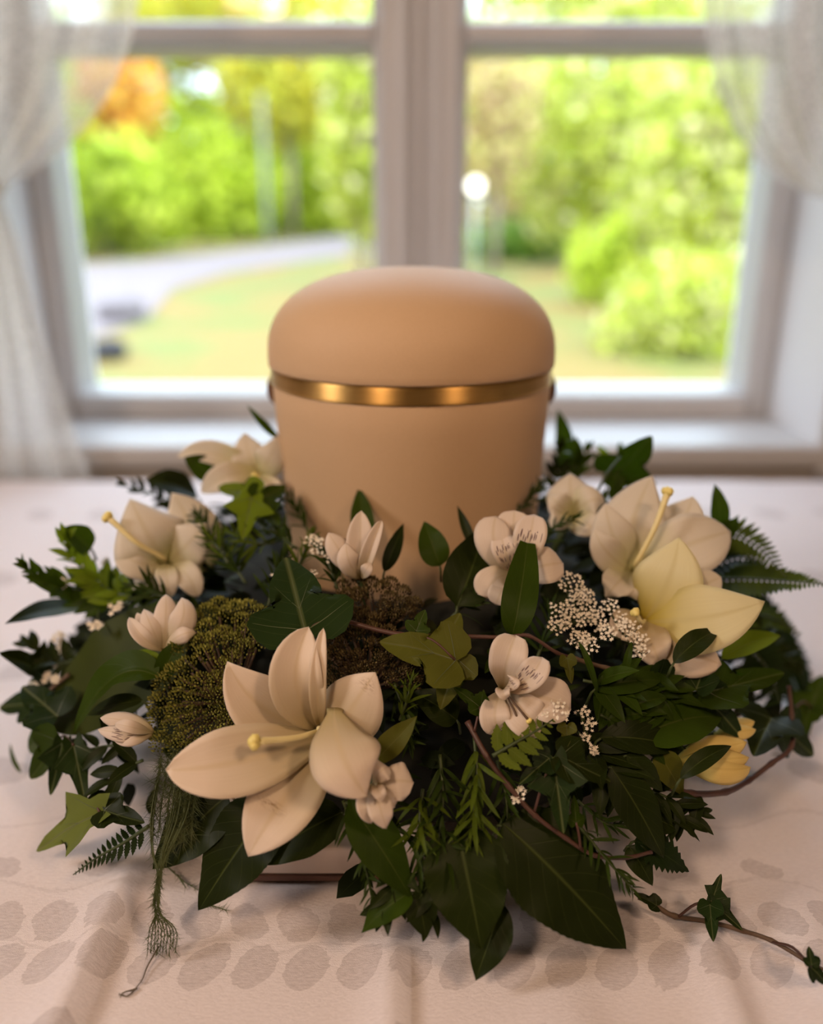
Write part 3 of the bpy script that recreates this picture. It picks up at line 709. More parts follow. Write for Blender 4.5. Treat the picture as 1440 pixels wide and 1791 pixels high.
def ivy_leaf(parent, base, tip, mat='ivy', wf=1.0, off=0.016, kz=0.35, up=None, node=None, outline=IV, label=None, **kw):
    b, t = P(base, off), P(tip, off); t = tame(b, t, base, tip)
    u = V(up) if up is not None else facing((b+t)/2, kz)
    o = ivy_geo(b, t, u, wf, outline=outline, seed=int(abs(b.x*9999)+abs(t.z*999)), **kw).build('leaf', [M[mat], M['ivy_vein']], parent)
    if node is not None:
        nd = P(node, off*0.5)
        m = MB(); m.tube(catmull([nd, (nd+b)/2+V((0, 0, 0.15*(nd-b).length)), b+(t-b)*0.03], 4), 0.0007, 5); m.build('petiole', M['stem_red'], o)
    return o
def vine(name, label, pts, r, mat='stem_red', off=0.012, cat='vine', group=None, k=6):
    pp = path(pts, off); e = empty(name, pp[0], label, cat, group)
    cc = catmull(pp, k); n = len(cc)
    m = MB(); m.tube(cc, [r*(1.15-0.45*i/n)*(1+0.25*(i % k == 0)) for i in range(n)], 8); m.build('stem', M[mat], e)
    return e

# ---- leaflets shared by the sprigs (unit length along +Y, facing +Z)
def unit_leaflet(kind, w, mat, fold=0.2, bend=0.08, serr=0.0, nl=6, nw=2):
    vs, fs, uv = blade((0,0,0), (0,1,0), w, (0,0,1), (0, 0.5, bend), kind, fold=fold, nl=nl, nw=nw, serr=serr)
    me = bpy.data.meshes.new('leaflet'); me.from_pydata([tuple(q) for q in vs], [], fs)
    ul = me.uv_layers.new(name='UVMap'); li = [0]*len(me.loops); me.loops.foreach_get('vertex_index', li)
    ul.data.foreach_set('uv', [c for i in li for c in uv[i]])
    me.polygons.foreach_set('use_smooth', [True]*len(me.polygons)); me.materials.append(M[mat]); me.update(); return me
UL = {'needle': unit_leaflet('needle', 0.13, 'needle'), 'needle_pale': unit_leaflet('needle', 0.13, 'needle_pale'), 'small': unit_leaflet('lance', 0.36, 'mid', nl=7, nw=4), 'small_dark': unit_leaflet('lance', 0.36, 'dark', nl=7, nw=4),
      'small_lit': unit_leaflet('lance', 0.36, 'lit', nl=7, nw=4), 'pinna_yellow': unit_leaflet('lance', 0.42, 'fern_yellow', 0.1, -0.05, 0.14, 14, 2), 'pinna': unit_leaflet('lance', 0.30, 'fern', 0.1, -0.05, 0.16, 14, 2), 'pinna_dark': unit_leaflet('lance', 0.32, 'fern_dark', 0.1, -0.05, 0.16, 14, 2)}
def put(name, me, p, d, n, L, parent):
    Yv = d.normalized(); X = Yv.cross(n)
    if X.length < 1e-3: X = Yv.orthogonal()
    X.normalize(); N = X.cross(Yv)
    o = bpy.data.objects.new(name, me); COL.objects.link(o); o.parent = parent
    mt = Matrix((X, Yv, N)).transposed().to_4x4() @ Matrix.Scale(L, 4); mt.translation = p-parent.location
    o.matrix_basis = mt; return o
def sprig(name, label, pts, ll, ul='needle', step=0.006, ang=50, whorl=2, mat='stem_green', off=0.014, cat='sprig', group=None, seed=None, kz=0.35, jit=0.25, r=0.0008, taper=0.5, start=0.12, droop=0.0):
    pp = path(pts, off); e = empty(name, pp[0], label, cat, group); rnd = random.Random(seed if seed is not None else int(pts[0][0]*7+pts[0][1]))
    cc = catmull(pp, 8); m = MB(); n = len(cc)
    m.tube(cc, [r*(1.2-0.8*i/n) for i in range(n)], 5); m.build('stem', M[mat], e)
    if 'needle' in ul: jit = max(jit, 0.45)
    tot = sum((cc[i+1]-cc[i]).length for i in range(n-1)); s = start*tot; k = 0
    while s < tot:
        a = 0; i = 0
        while i < n-2 and a+(cc[i+1]-cc[i]).length < s: a += (cc[i+1]-cc[i]).length; i += 1
        sg = (cc[i+1]-cc[i]); T = sg.normalized(); p = cc[i]+sg*min(1, (s-a)/max(1e-6, sg.length))
        u = facing(p, kz); sd_ = T.cross(u).normalized(); f = s/tot
        L = ll*(1-taper*f*f)*(0.8+0.4*rnd.random())
        for q in range(whorl):
            if whorl <= 2:
                sg_ = 1 if (q+k) % 2 == 0 else -1; phi = math.radians(rnd.gauss(0, 25))
                out = sd_*sg_*math.cos(phi)+u*math.sin(abs(phi)*0.8)
            else:
                phi = 2*math.pi*q/whorl+k*0.9+rnd.gauss(0, .3); out = sd_*math.cos(phi)+u*math.sin(phi)
            an = math.radians(ang*(1-0.35*f)+rnd.gauss(0, 1)*jit*30)
            d = T*math.cos(an)+out*math.sin(an)+V((0, 0, -droop))
            nn = (u*0.8+V((rnd.gauss(0, jit), rnd.gauss(0, jit), rnd.gauss(0, jit)+0.2))).normalized()
            put('leaflet', UL[ul], p, d, nn, L, e)
        s += step*(0.8+0.4*rnd.random())*(1-0.3*f); k += 1
    put('leaflet', UL[ul], cc[-2], cc[-1]-cc[-2], facing(cc[-1], kz), ll*(1-taper)*1.1, e)
    return e
# ---- flowers
def petals_flower(name, label, center, specs, mat, stamens=None, cat='flower', calyx=None, off=0.02, group=None, dcen=None, throat_dd=0.012, stem=True):
    """specs: (tip(px,py,dd), mid(px,py,dd) or None, width px, dict); dd is metres nearer (-) or farther (+) than the centre"""
    c = S(center[0], center[1], off) if dcen is None else D(center[0], center[1], dcen); dc = depth_of(c)
    e = empty(name, c, label, cat, group)
    for sp_ in specs:
        t_, m_, wpx, kw = sp_; kw = dict(kw); bs = kw.pop('base', (center[0], center[1], throat_dd)); mt = kw.pop('mat', mat); pn = kw.pop('part', 'petal'); kz = kw.pop('kz', 0.2); up = kw.pop('up', None)
        b = D(bs[0], bs[1], dc+bs[2]); t = D(t_[0], t_[1], dc+t_[2])
        if m_ is None: mp = (b+t)/2
        else: mp = D(m_[0], m_[1], dc+m_[2])
        kw.setdefault('kind', 'lily'); kw.setdefault('basew', 0.25); kw.setdefault('nl', 18); kw.setdefault('nw', 8)
        vs, fs, uv = blade(b, t, pxm(wpx, mp), up or facing(mp, kz), mp, **kw); mb = MB(); mb.add(vs, fs, uv)
        o = mb.build(pn, M[mt], e); sm = o.modifiers.new('thick', 'SOLIDIFY'); sm.thickness = 0.0005; sm.offset = 0
    for st in (stamens or []):
        pts, r, mt, knob = st; pp = [D(x, y, dc+dd) for x, y, dd in pts]; cc = catmull(pp, 5); n = len(cc); m = MB()
        m.tube(cc, [r*(0.75+0.30*(i/n)+(0.35*max(0, i/n-0.75)*4)) for i in range(n)], 10); o = m.build('pistil' if knob and knob > 0.002 else 'stamen', M[mt], e)
        if knob:
            tp = cc[-1]; T = (cc[-1]-cc[-2]).normalized(); a = T.orthogonal().normalized(); m = MB()
            blob(m, tp+T*knob*0.25, knob*0.95, knob*0.95, knob*0.95, 2, 12)
            for q in range(3):
                d = Quaternion(T, q*2.094) @ a
                blob(m, tp+d*knob*0.5+T*knob*0.2, knob*0.8, knob*0.8, knob*0.8, q+3, 10)
            m.build('stigma', M['stigma'], o)
    if stem:
        b = D(center[0], center[1], dc+throat_dd+0.002); e2 = V((b.x*0.86, b.y*0.86+0.004, max(0.012, b.z-0.05))); m = MB()
        m.tube([b, (b+e2)/2+V((0, 0, 0.004)), e2], [0.0030, 0.0024, 0.0022], 8); m.build('stem', M['stem_green'], e)
    return e
# ---- white lace umbels
def lace(name, label, clusters, stemto, off=0.03, seed=1, group=None, fr=0.00115, dens=1.0, cat='flower'):
    """clusters: (px, py, radius px)"""
    pts = [(S(x, y, off), rp) for x, y, rp in clusters]; o0 = P(stemto, 0.0); e = empty(name, o0, label, cat, group); rnd = random.Random(seed)
    st = MB(); hub = sum((p for p, _ in pts), V((0,0,0)))/len(pts)*0.62+o0*0.38
    st.tube([o0, (o0+hub)/2+V((0,0,0.004)), hub], 0.0009, 6)
    for p, rp in pts:
        R = pxm(rp, p); ax = (facing(p, 0.45)+V((rnd.gauss(0,.15), rnd.gauss(0,.15), 0))).normalized(); a = ax.orthogonal().normalized(); b = ax.cross(a)
        root = p-ax*R*1.1; st.tube([hub, (hub+root)/2+ax*0.002, root], 0.0006, 5); m = MB()
        n = int(19*dens*(rp/22)**1.6)+4
        for i in range(n):
            th = 2.39996*i; q = math.sqrt((i+0.5)/n); c = p+(a*math.cos(th)+b*math.sin(th))*R*q*(0.9+0.2*rnd.random())+ax*R*(0.32*(1-q*q)+0.10*rnd.random())
            if i % 2 == 0: st.tube([root, (root+c)/2-ax*R*0.1, c], 0.00022, 3, cap=False)
            for z in range(2 if rnd.random() < 0.6 else 1):
                cz = c+(a*rnd.gauss(0,1)+b*rnd.gauss(0,1))*fr*0.8*z
                nn = (ax+(a*rnd.gauss(0,1)+b*rnd.gauss(0,1))*0.3).normalized(); u = nn.orthogonal().normalized(); v = nn.cross(u); f0 = rnd.random()*6
                vs = [cz+nn*fr*0.1]; k = 5
                for j in range(2*k):
                    an = f0+math.pi*j/k; rr = fr*(1.0 if j % 2 == 0 else 0.45); vs.append(cz+(u*math.cos(an)+v*math.sin(an))*rr+nn*fr*(0.35 if j % 2 == 0 else 0.1))
                m.add(vs, [(0, 1+j, 1+(j+1) % (2*k)) for j in range(2*k)])
        m.build('floret_cluster', M['floret'], e, smooth=False, kind='stuff')
    st.build('stem', M['stem_green'], e)
    return e
# ---- big moss-like seed umbels
def seed_umbel(name, label, poly, n, mat, off=0.025, rp=20, seed=1, group=None, per=34, sl=0.0030, dome=0.012):
    rnd = random.Random(seed); xs = [p[0] for p in poly]; ys = [p[1] for p in poly]
    def inside(x, y):
        c = False; j = len(poly)-1
        for i in range(len(poly)):
            if (poly[i][1] > y) != (poly[j][1] > y) and x < (poly[j][0]-poly[i][0])*(y-poly[i][1])/(poly[j][1]-poly[i][1])+poly[i][0]: c = not c
            j = i
        return c
    cx, cy_ = sum(xs)/len(xs), sum(ys)/len(ys); mr = max(math.hypot(x-cx, y-cy_) for x, y in poly)
    pts = []; tries = 0
    while len(pts) < n and tries < 9000:
        tries += 1; x = rnd.uniform(min(xs), max(xs)); y = rnd.uniform(min(ys), max(ys))
        if inside(x, y) and all(math.hypot(x-a, y-b) > rp*1.12 for a, b in pts): pts.append((x, y))
    c0 = S(cx, cy_, off*0.2); root = V((c0.x*0.9, c0.y*0.9, max(0.01, c0.z-0.05))); e = empty(name, root, label, 'seed head', group)
    st = MB(); hub = (c0+root)/2; st.tube([root, hub], 0.0018, 8)
    for x, y in pts:
        q = math.hypot(x-cx, y-cy_)/mr; p = S(x, y, off); ax = (facing(p, 0.5)+(p-c0).normalized()*0.35).normalized(); p = p+ax*(dome*(1-q*q)-0.004+rnd.gauss(0, .0015))
        R = pxm(rp, p); a = ax.orthogonal().normalized(); b = ax.cross(a); rt = p-ax*R*1.3; st.tube([hub, (hub+rt)/2+ax*0.003, rt], 0.0007, 5); m = MB()
        for i in range(per):
            th = 2.39996*i; r_ = math.sqrt((i+0.5)/per); s0 = p+(a*math.cos(th)+b*math.sin(th))*R*r_*1.05+ax*R*0.8*(1-r_*r_)
            d = (ax*0.9+(s0-rt).normalized()*0.9+V((rnd.gauss(0,.25), rnd.gauss(0,.25), rnd.gauss(0,.25)))).normalized(); u = d.orthogonal().normalized(); v = d.cross(u)
            L = sl*(0.7+0.6*rnd.random()); w_ = L*0.22
            m.add([s0-d*L*0.5, s0+u*w_, s0+v*w_, s0-u*w_, s0-v*w_, s0+d*L*0.5], [(0,2,1),(0,3,2),(0,4,3),(0,1,4),(5,1,2),(5,2,3),(5,3,4),(5,4,1)])
        m.build('seed_cluster', M[mat], e, smooth=False, kind='stuff')
    st.build('stem', M['stem_brown'], e); return e
def fern(name, label, pts, wpx, ul='pinna', step=0.006, off=0.014, kz=0.4, group=None, base_taper=0.75):
    pp = path(pts, off); e = empty(name, pp[0], label, 'fern', group); cc = catmull(pp, 8); n = len(cc); m = MB()
    m.tube(cc, [0.0009*(1.2-0.9*i/n) for i in range(n)], 6); m.build('stem', M['stem_green'], e); rnd = random.Random(int(pts[0][0]))
    ll = pxm(wpx, cc[n//2])*0.5; tot = sum((cc[i+1]-cc[i]).length for i in range(n-1)); s = tot*0.08
    while s < tot*0.985:
        a = 0; i = 0
        while i < n-2 and a+(cc[i+1]-cc[i]).length < s: a += (cc[i+1]-cc[i]).length; i += 1
        sg = cc[i+1]-cc[i]; T = sg.normalized(); p = cc[i]+sg*min(1, (s-a)/max(1e-6, sg.length)); u = facing(p, kz); sd_ = T.cross(u).normalized(); f = s/tot
        L = ll*max(0.12, (1-f)**0.75)*(1 if f > 0.2 else base_taper+(1-base_taper)*f*5)
        for q in (1, -1):
            d = T*0.5+sd_*q+V((0, 0, rnd.gauss(0, .06))); put('leaflet', UL[ul], p, d, u, L, e)
        s += step*(1-0.45*f)
    return e

# ---- pale board, foam ring and the dense foliage that fills the ring
B = empty('board', (0, -0.05, 0.0), 'low pale board with a dark brown lower edge under the front of the flower ring', 'board')
bevel(MB().box(-0.094, 0.004, -0.208, 0.10, 0.0065, 0.0240).build('slab', M['board'], B, smooth=False), 0.0015)
MB().box(-0.095, 0.005, -0.2088, 0.10, 0.0032, 0.0064).build('lower_edge', M['board_edge'], B, smooth=False)
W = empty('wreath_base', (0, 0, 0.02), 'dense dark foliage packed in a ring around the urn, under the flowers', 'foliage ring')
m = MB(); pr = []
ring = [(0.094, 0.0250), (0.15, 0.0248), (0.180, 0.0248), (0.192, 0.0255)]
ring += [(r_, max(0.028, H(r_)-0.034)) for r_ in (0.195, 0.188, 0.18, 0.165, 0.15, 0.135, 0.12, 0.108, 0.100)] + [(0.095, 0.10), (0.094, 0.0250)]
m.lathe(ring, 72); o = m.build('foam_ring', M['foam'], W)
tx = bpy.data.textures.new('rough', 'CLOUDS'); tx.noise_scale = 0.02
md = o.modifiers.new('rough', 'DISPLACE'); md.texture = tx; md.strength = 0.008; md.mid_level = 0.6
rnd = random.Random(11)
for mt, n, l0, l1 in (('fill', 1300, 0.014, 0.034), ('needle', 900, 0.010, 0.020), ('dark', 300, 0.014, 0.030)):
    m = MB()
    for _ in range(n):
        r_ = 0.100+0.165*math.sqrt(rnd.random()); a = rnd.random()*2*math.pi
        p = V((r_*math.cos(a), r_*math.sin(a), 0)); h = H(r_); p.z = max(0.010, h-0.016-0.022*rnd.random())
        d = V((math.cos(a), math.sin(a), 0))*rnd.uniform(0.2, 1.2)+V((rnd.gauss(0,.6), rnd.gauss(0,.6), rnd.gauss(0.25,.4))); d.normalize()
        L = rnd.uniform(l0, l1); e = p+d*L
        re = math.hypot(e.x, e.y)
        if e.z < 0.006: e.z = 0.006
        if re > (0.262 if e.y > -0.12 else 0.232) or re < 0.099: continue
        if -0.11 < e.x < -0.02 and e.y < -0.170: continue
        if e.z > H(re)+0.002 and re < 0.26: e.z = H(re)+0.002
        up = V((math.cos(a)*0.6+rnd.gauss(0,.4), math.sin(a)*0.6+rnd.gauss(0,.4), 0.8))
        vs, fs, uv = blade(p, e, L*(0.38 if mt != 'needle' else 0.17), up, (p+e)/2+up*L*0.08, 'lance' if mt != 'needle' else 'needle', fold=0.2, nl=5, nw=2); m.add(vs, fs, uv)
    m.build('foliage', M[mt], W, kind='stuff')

exec_order = None
# ================================================================== the lilies
dL = depth_of(S(555, 1285, 0.030))
petals_flower('lily', 'large open white lily at the front with a yellow-tipped pistil', (562, 1280), [
    ((398, 1157, -0.004), (462, 1240, 0.000), 112, dict(kind='lily', fold=0.18, cup=0.10, tip_roll=-0.10)),
    ((432, 1501, -0.016), (496, 1398, -0.014), 122, dict(mat='lily_streak', kind='lily', fold=0.15, cup=0.0, base=(575, 1300, 0.008), tip_roll=-0.15)),
    ((657, 1176, -0.006), (620, 1232, -0.006), 116, dict(mat='lily_smudge', kind='broad', fold=0.0, cup=-0.22, base=(580, 1298, 0.004), basew=0.5)),
    ((290, 1347, -0.022), (428, 1330, -0.014), 122, dict(kind='lilyw', fold=0.12, cup=0.12, wave=0.015, base=(575, 1285, 0.010))),
    ((540, 1096, 0.000), (518, 1196, -0.006), 92, dict(kind='lilyw', fold=0.25, cup=0.2, base=(556, 1275, 0.010))),
    ((566, 1098, -0.001), (556, 1190, -0.008), 30, dict(kind='strap', fold=0.5, base=(560, 1270, 0.006), part='folded_petal_edge')),
    ((641, 1392, -0.030), (598, 1318, -0.030), 128, dict(kind='lilyw', fold=0.0, cup=-0.25, base=(585, 1238, -0.004), wave=0.02, asym=-0.08)),
], 'lily', [([(572, 1273, 0.004), (520, 1290, -0.012), (447, 1297, -0.024)], 0.0016, 'pistil', 0.0030), ([(566, 1276, 0.004), (558, 1274, -0.008)], 0.0011, 'pistil', None)], dcen=dL)
petals_flower('lily', 'pale lily at the left behind a marked bud, pistil pointing left over the cloth', (292, 985), [
    ((300, 862, 0.020), (330, 930, 0.018), 126, dict(kind='broad', fold=0.1, cup=-0.2)),
    ((228, 872, 0.000), (262, 940, -0.008), 138, dict(kind='broad', fold=0.0, cup=-0.25)),
    ((205, 960, -0.004), (245, 985, -0.008), 60, dict(kind='lilyw', fold=0.1)),
    ((360, 915, 0.002), (330, 950, -0.002), 84, dict(kind='broad', cup=-0.2)),
    ((298, 1046, -0.006), (292, 1010, -0.008), 40, dict(kind='strap', fold=0.1)),
    ((345, 1045, -0.002), (326, 1005, -0.004), 48, dict(kind='strap', fold=0.1)),
    ((232, 1030, 0.000), (262, 1010, -0.002), 44, dict(kind='lilyw')),
], 'lily_back', [([(290, 978, 0.0), (240, 950, -0.012), (190, 905, -0.014)], 0.0018, 'pistil', 0.0030)], off=0.02)
petals_flower('lily', 'white lily beside the urn on the left, behind the bright ivy leaf', (452, 828), [
    ((428, 757, 0.012), (436, 795, 0.006), 66, dict(kind='broad')),
    ((484, 762, 0.006), (472, 800, 0.002), 56, dict(kind='broad', cup=-0.2)),
    ((310, 800, 0.000), (370, 792, 0.000), 44, dict(kind='lance', fold=0.3)),
    ((352, 862, -0.006), (400, 832, -0.008), 50, dict(kind='lilyw', fold=0.1)),
    ((486, 868, -0.008), (472, 850, -0.010), 40, dict(kind='lilyw')),
    ((430, 880, -0.008), (440, 858, -0.010), 36, dict(kind='lilyw')),
], 'lily_back', [([(452, 830, 0), (446, 834, -0.014)], 0.0012, 'pistil', 0.0022)], off=0.03)
petals_flower('lily', 'large pale lily at the right rear with its pistil standing up', (1105, 1000), [
    ((1142, 832, 0.018), (1108, 915, 0.012), 128, dict(kind='broad', fold=0.05, cup=-0.2)),
    ((1212, 868, 0.020), (1180, 930, 0.014), 110, dict(kind='broad', fold=0.05)),
    ((1278, 930, 0.008), (1200, 955, 0.000), 112, dict(kind='lilyw', fold=0.15, cup=-0.15)),
    ((1060, 880, 0.004), (1072, 935, 0.000), 80, dict(kind='broad', cup=-0.2)),
    ((1040, 925, -0.002), (1062, 965, -0.004), 60, dict(kind='broad')),
    ((1062, 1045, -0.010), (1080, 1020, -0.012), 62, dict(kind='broad', wave=0.06)),
    ((1120, 1050, -0.010), (1112, 1025, -0.012), 56, dict(kind='broad', wave=0.05)),
], 'lily_back', [([(1110, 990, 0.0), (1145, 925, -0.006), (1168, 862, -0.004)], 0.0018, 'pistil', 0.0030)], off=0.024)
petals_flower('lily', 'yellowish lily at the right with one broad petal pointing right', (1128, 1085), [
    ((1262, 1010, 0.012), (1210, 1035, 0.010), 70, dict(kind='lilyw', mat='lily_back')),
    ((1188, 940, 0.004), (1168, 1020, 0.000), 122, dict(kind='lily', fold=0.1, cup=-0.2)),
    ((1338, 1052, -0.012), (1225, 1082, -0.014), 124, dict(kind='lily', fold=0.1, cup=-0.12)),
    ((1262, 1162, -0.010), (1190, 1130, -0.012), 96, dict(kind='lilyw', mat='lily', cup=-0.1)),
    ((1068, 1110, -0.008), (1092, 1096, -0.008), 66, dict(kind='broad', mat='lily')),
    ((1160, 1168, -0.010), (1142, 1130, -0.014), 70, dict(kind='broad', mat='lily')),
], 'lily_yellow', [([(1128, 1085, 0.0), (1122, 1088, -0.012), (1112, 1072, -0.016)], 0.0012, 'pistil', 0.0022)], off=0.026)
petals_flower('lily', 'small pale lily at the right edge of the urn, behind the marked alstroemeria', (1000, 905), [
    ((998, 828, 0.012), (998, 862, 0.006), 84, dict(kind='broad', cup=-0.2)),
    ((1058, 880, 0.004), (1032, 876, -0.002), 66, dict(kind='broad', cup=-0.2)),
    ((962, 868, 0.002), (978, 882, -0.002), 50, dict(kind='broad')),
    ((960, 912, -0.004), (978, 908, -0.006), 40, dict(kind='lilyw')),
    ((1050, 930, -0.004), (1028, 918, -0.006), 50, dict(kind='broad')),
], 'lily_back', off=0.02)
# buds
petals_flower('lily_bud', 'yellow lily bud at the right, half covered by a green leaf', (1180, 1330), [
    ((1306, 1298, 0.004), (1245, 1312, 0.000), 54, dict(kind='lilyw', cup=-0.5)),
    ((1313, 1342, -0.002), (1260, 1345, -0.010), 48, dict(kind='lilyw', cup=-0.6)),
    ((1310, 1325, 0.000), (1255, 1328, -0.006), 46, dict(kind='lilyw', cup=-0.6)),
], 'bud_yellow', off=0.020, throat_dd=0.004)
petals_flower('lily_bud', 'small yellow bud tip above the half covered bud', (1250, 1285), [
    ((1320, 1262, 0.004), (1290, 1270, 0.002), 28, dict(kind='lilyw', cup=-0.5)),
    ((1322, 1276, 0.000), (1292, 1280, -0.004), 26, dict(kind='lilyw', cup=-0.5)),
], 'bud_yellow', off=0.012, throat_dd=0.004)
# alstroemerias
petals_flower('alstroemeria', 'white alstroemeria with dark streaks beside the reddish vine, front right of centre', (880, 1207), [
    ((872, 1280, -0.008), (866, 1242, -0.010), 54, dict(kind='obov', fold=0.2)),
    ((948, 1272, -0.010), (910, 1242, -0.012), 74, dict(kind='obov', fold=0.1, wave=0.03)),
    ((998, 1240, -0.008), (942, 1218, -0.008), 80, dict(kind='obov', fold=0.1, wave=0.03)),
    ((902, 1112, -0.004), (886, 1160, -0.008), 66, dict(kind='obov', fold=0.3, wave=0.03)),
    ((948, 1150, -0.012), (922, 1188, -0.014), 50, dict(kind='obov', mat='alst_mark', fold=0.25, wave=0.02)),
    ((902, 1185, -0.014), (893, 1196, -0.012), 28, dict(kind='obov', mat='alst_mark')),
    ((886, 1222, -0.016), (880, 1210, -0.014), 26, dict(kind='lilyw', fold=0.4)),
], 'alst', [([(882, 1208, 0), (905, 1236, -0.013), (925, 1260, -0.015)], 0.0006, 'stem_brown', 0.0013), ([(882, 1208, 0), (898, 1240, -0.012), (910, 1266, -0.014)], 0.0006, 'stem_brown', 0.0013)], off=0.024)
petals_flower('alstroemeria', 'pinkish white alstroemeria with streaks, against the front of the urn', (898, 1010), [
    ((868, 903, 0.004), (866, 955, -0.002), 68, dict(kind='obov', cup=-0.15, base=(896, 1010, 0.006))),
    ((900, 893, 0.008), (898, 940, 0.004), 62, dict(kind='obov')),
    ((934, 900, 0.000), (922, 955, -0.006), 58, dict(kind='obov', mat='alst_mark', fold=0.1)),
    ((876, 935, 0.002), (886, 970, -0.004), 46, dict(kind='obov', mat='alst_mark', fold=0.1)),
    ((854, 1046, -0.006), (866, 1014, -0.006), 62, dict(kind='obov', base=(898, 1006, 0.004), wave=0.03)),
    ((868, 1058, -0.008), (880, 1030, -0.008), 44, dict(kind='obov')),
    ((984, 985, -0.002), (942, 992, -0.006), 66, dict(kind='obov', wave=0.03)),
], 'alst', off=0.022)
petals_flower('alstroemeria', 'narrow pale alstroemeria pointing up before the urn, left of centre', (632, 1012), [
    ((632, 893, 0.002), (630, 955, 0.000), 48, dict(kind='lilyw', fold=0.3)),
    ((575, 932, 0.000), (598, 968, -0.002), 44, dict(kind='lilyw', cup=-0.3)),
    ((606, 950, -0.006), (612, 985, -0.008), 40, dict(kind='lilyw', cup=-0.3)),
    ((668, 910, -0.002), (648, 960, -0.006), 26, dict(kind='strap', fold=0.8)),
    ((648, 985, -0.006), (640, 998, -0.008), 22, dict(kind='lilyw')),
], 'alst', off=0.016, throat_dd=0.004)
petals_flower('alstroemeria', 'half-open alstroemeria bud with folded petals, left of the mossy seed head', (285, 1138), [
    ((318, 1046, 0.002), (318, 1088, -0.006), 48, dict(kind='strap', cup=-0.35)),
    ((290, 1040, 0.004), (290, 1085, -0.003), 44, dict(kind='strap', cup=-0.3)),
    ((252, 1066, 0.002), (266, 1098, -0.006), 34, dict(kind='lilyw', cup=-0.3)),
    ((226, 1080, 0.000), (250, 1114, -0.007), 28, dict(kind='lilyw', fold=0.4)),
    ((240, 1072, 0.004), (258, 1106, -0.002), 26, dict(kind='lilyw', fold=0.3)),
    ((343, 1107, -0.006), (314, 1112, -0.010), 30, dict(kind='lilyw', cup=-0.5)),
], 'alst', off=0.026, throat_dd=0.003)
petals_flower('alstroemeria', 'closed white alstroemeria bud lying left below the large dark leaf', (268, 1282), [
    ((176, 1256, 0.002), (222, 1262, 0.000), 34, dict(kind='strap', cup=-0.5)),
    ((172, 1276, -0.002), (220, 1282, -0.006), 32, dict(kind='strap', cup=-0.5, mat='alst_mark')),
    ((200, 1294, -0.002), (232, 1292, -0.006), 24, dict(kind='lilyw', cup=-0.4)),
    ((202, 1266, -0.004), (230, 1272, -0.009), 22, dict(kind='lilyw', fold=0.4)),
], 'alst', off=0.022, throat_dd=0.003)
petals_flower('alstroemeria', 'crumpled white alstroemeria tucked under the right side of the front lily', (655, 1372), [
    ((722, 1368, -0.004), (688, 1366, -0.006), 66, dict(kind='obov', wave=0.05, cup=-0.2)),
    ((690, 1410, -0.006), (676, 1392, -0.008), 50, dict(kind='obov', wave=0.04)),
    ((676, 1448, -0.010), (664, 1410, -0.012), 44, dict(kind='lilyw', wave=0.05)),
    ((650, 1440, -0.008), (640, 1402, -0.010), 34, dict(kind='lilyw', fold=0.3)),
    ((678, 1342, -0.006), (664, 1352, -0.010), 40, dict(kind='obov', wave=0.05)),
    ((672, 1398, -0.014), (662, 1384, -0.014), 24, dict(kind='lilyw', fold=0.4)),
], 'alst', off=0.030, throat_dd=0.003)

# ================================================================== lace, seed heads
G1 = 'white lace umbels in the ring'
lace('lace_flower', 'white lace umbel cluster right of the marked alstroemerias, largest of its kind', [(1000, 1022, 24), (1014, 1046, 20), (985, 1072, 22), (1002, 1086, 24), (1030, 1068, 22), (1045, 1085, 18), (975, 1098, 16), (1022, 1040, 16)], (1020, 1110), seed=2)
lace('lace_flower', 'small flat white lace umbel below the largest lace cluster', [(1010, 1122, 18), (1030, 1130, 18), (1022, 1116, 14)], (1035, 1150), seed=3)
lace('lace_flower', 'white lace umbel against the peach petals of the yellowish lily', [(1100, 1100, 20), (1114, 1120, 20), (1088, 1088, 14), (1062, 1106, 16), (1068, 1062, 18), (1122, 1140, 14)], (1090, 1150), seed=4, off=0.036)
lace('lace_flower', 'fine lace sprig lying over the lower petal of the streaked alstroemeria', [(968, 1236, 22), (952, 1246, 12), (985, 1250, 12)], (990, 1275), seed=5, off=0.040, dens=0.9)
lace('lace_flower', 'thin lace sprig right of the streaked alstroemeria, over dark leaves', [(1022, 1248, 12), (1030, 1270, 12), (1024, 1290, 9), (1036, 1310, 8)], (1010, 1250), seed=6, dens=0.7)
lace('lace_flower', 'pale lace umbel at the foot of the narrow pale alstroemeria', [(560, 958, 20), (578, 972, 16), (545, 945, 12)], (590, 1000), seed=7, off=0.024)
lace('lace_flower', 'tiny yellowish lace umbel just above the large front ivy leaf', [(545, 1005, 12), (486, 1010, 9)], (560, 1030), seed=8, off=0.024, dens=0.7)
lace('lace_flower', 'tiny lace tuft crossing the reddish vine low on the right', [(910, 1388, 14), (902, 1400, 8), (1040, 1315, 6)], (930, 1375), seed=9, off=0.026, dens=0.7)
seed_umbel('seed_head', 'large mossy green seed head left of the front lily', [(335, 1090), (390, 1058), (440, 1052), (472, 1090), (470, 1140), (410, 1150), (420, 1200), (440, 1240), (400, 1290), (330, 1310), (275, 1305), (270, 1250), (295, 1180)], 50, 'seed', rp=19, seed=5, off=0.018, per=46)
seed_umbel('seed_head', 'brown seed head between the front lily and the olive ivy leaf', [(560, 1105), (600, 1085), (660, 1100), (720, 1140), (740, 1190), (690, 1205), (640, 1180), (580, 1200), (560, 1150)], 34, 'seed_brown', rp=15, seed=6, off=0.008, per=42)
seed_umbel('seed_head', 'dim brown seed head under the narrow pale alstroemeria', [(570, 1050), (610, 1025), (680, 1030), (740, 1060), (740, 1085), (660, 1085), (590, 1075)], 22, 'seed_brown', rp=14, seed=8, off=0.004, per=40)

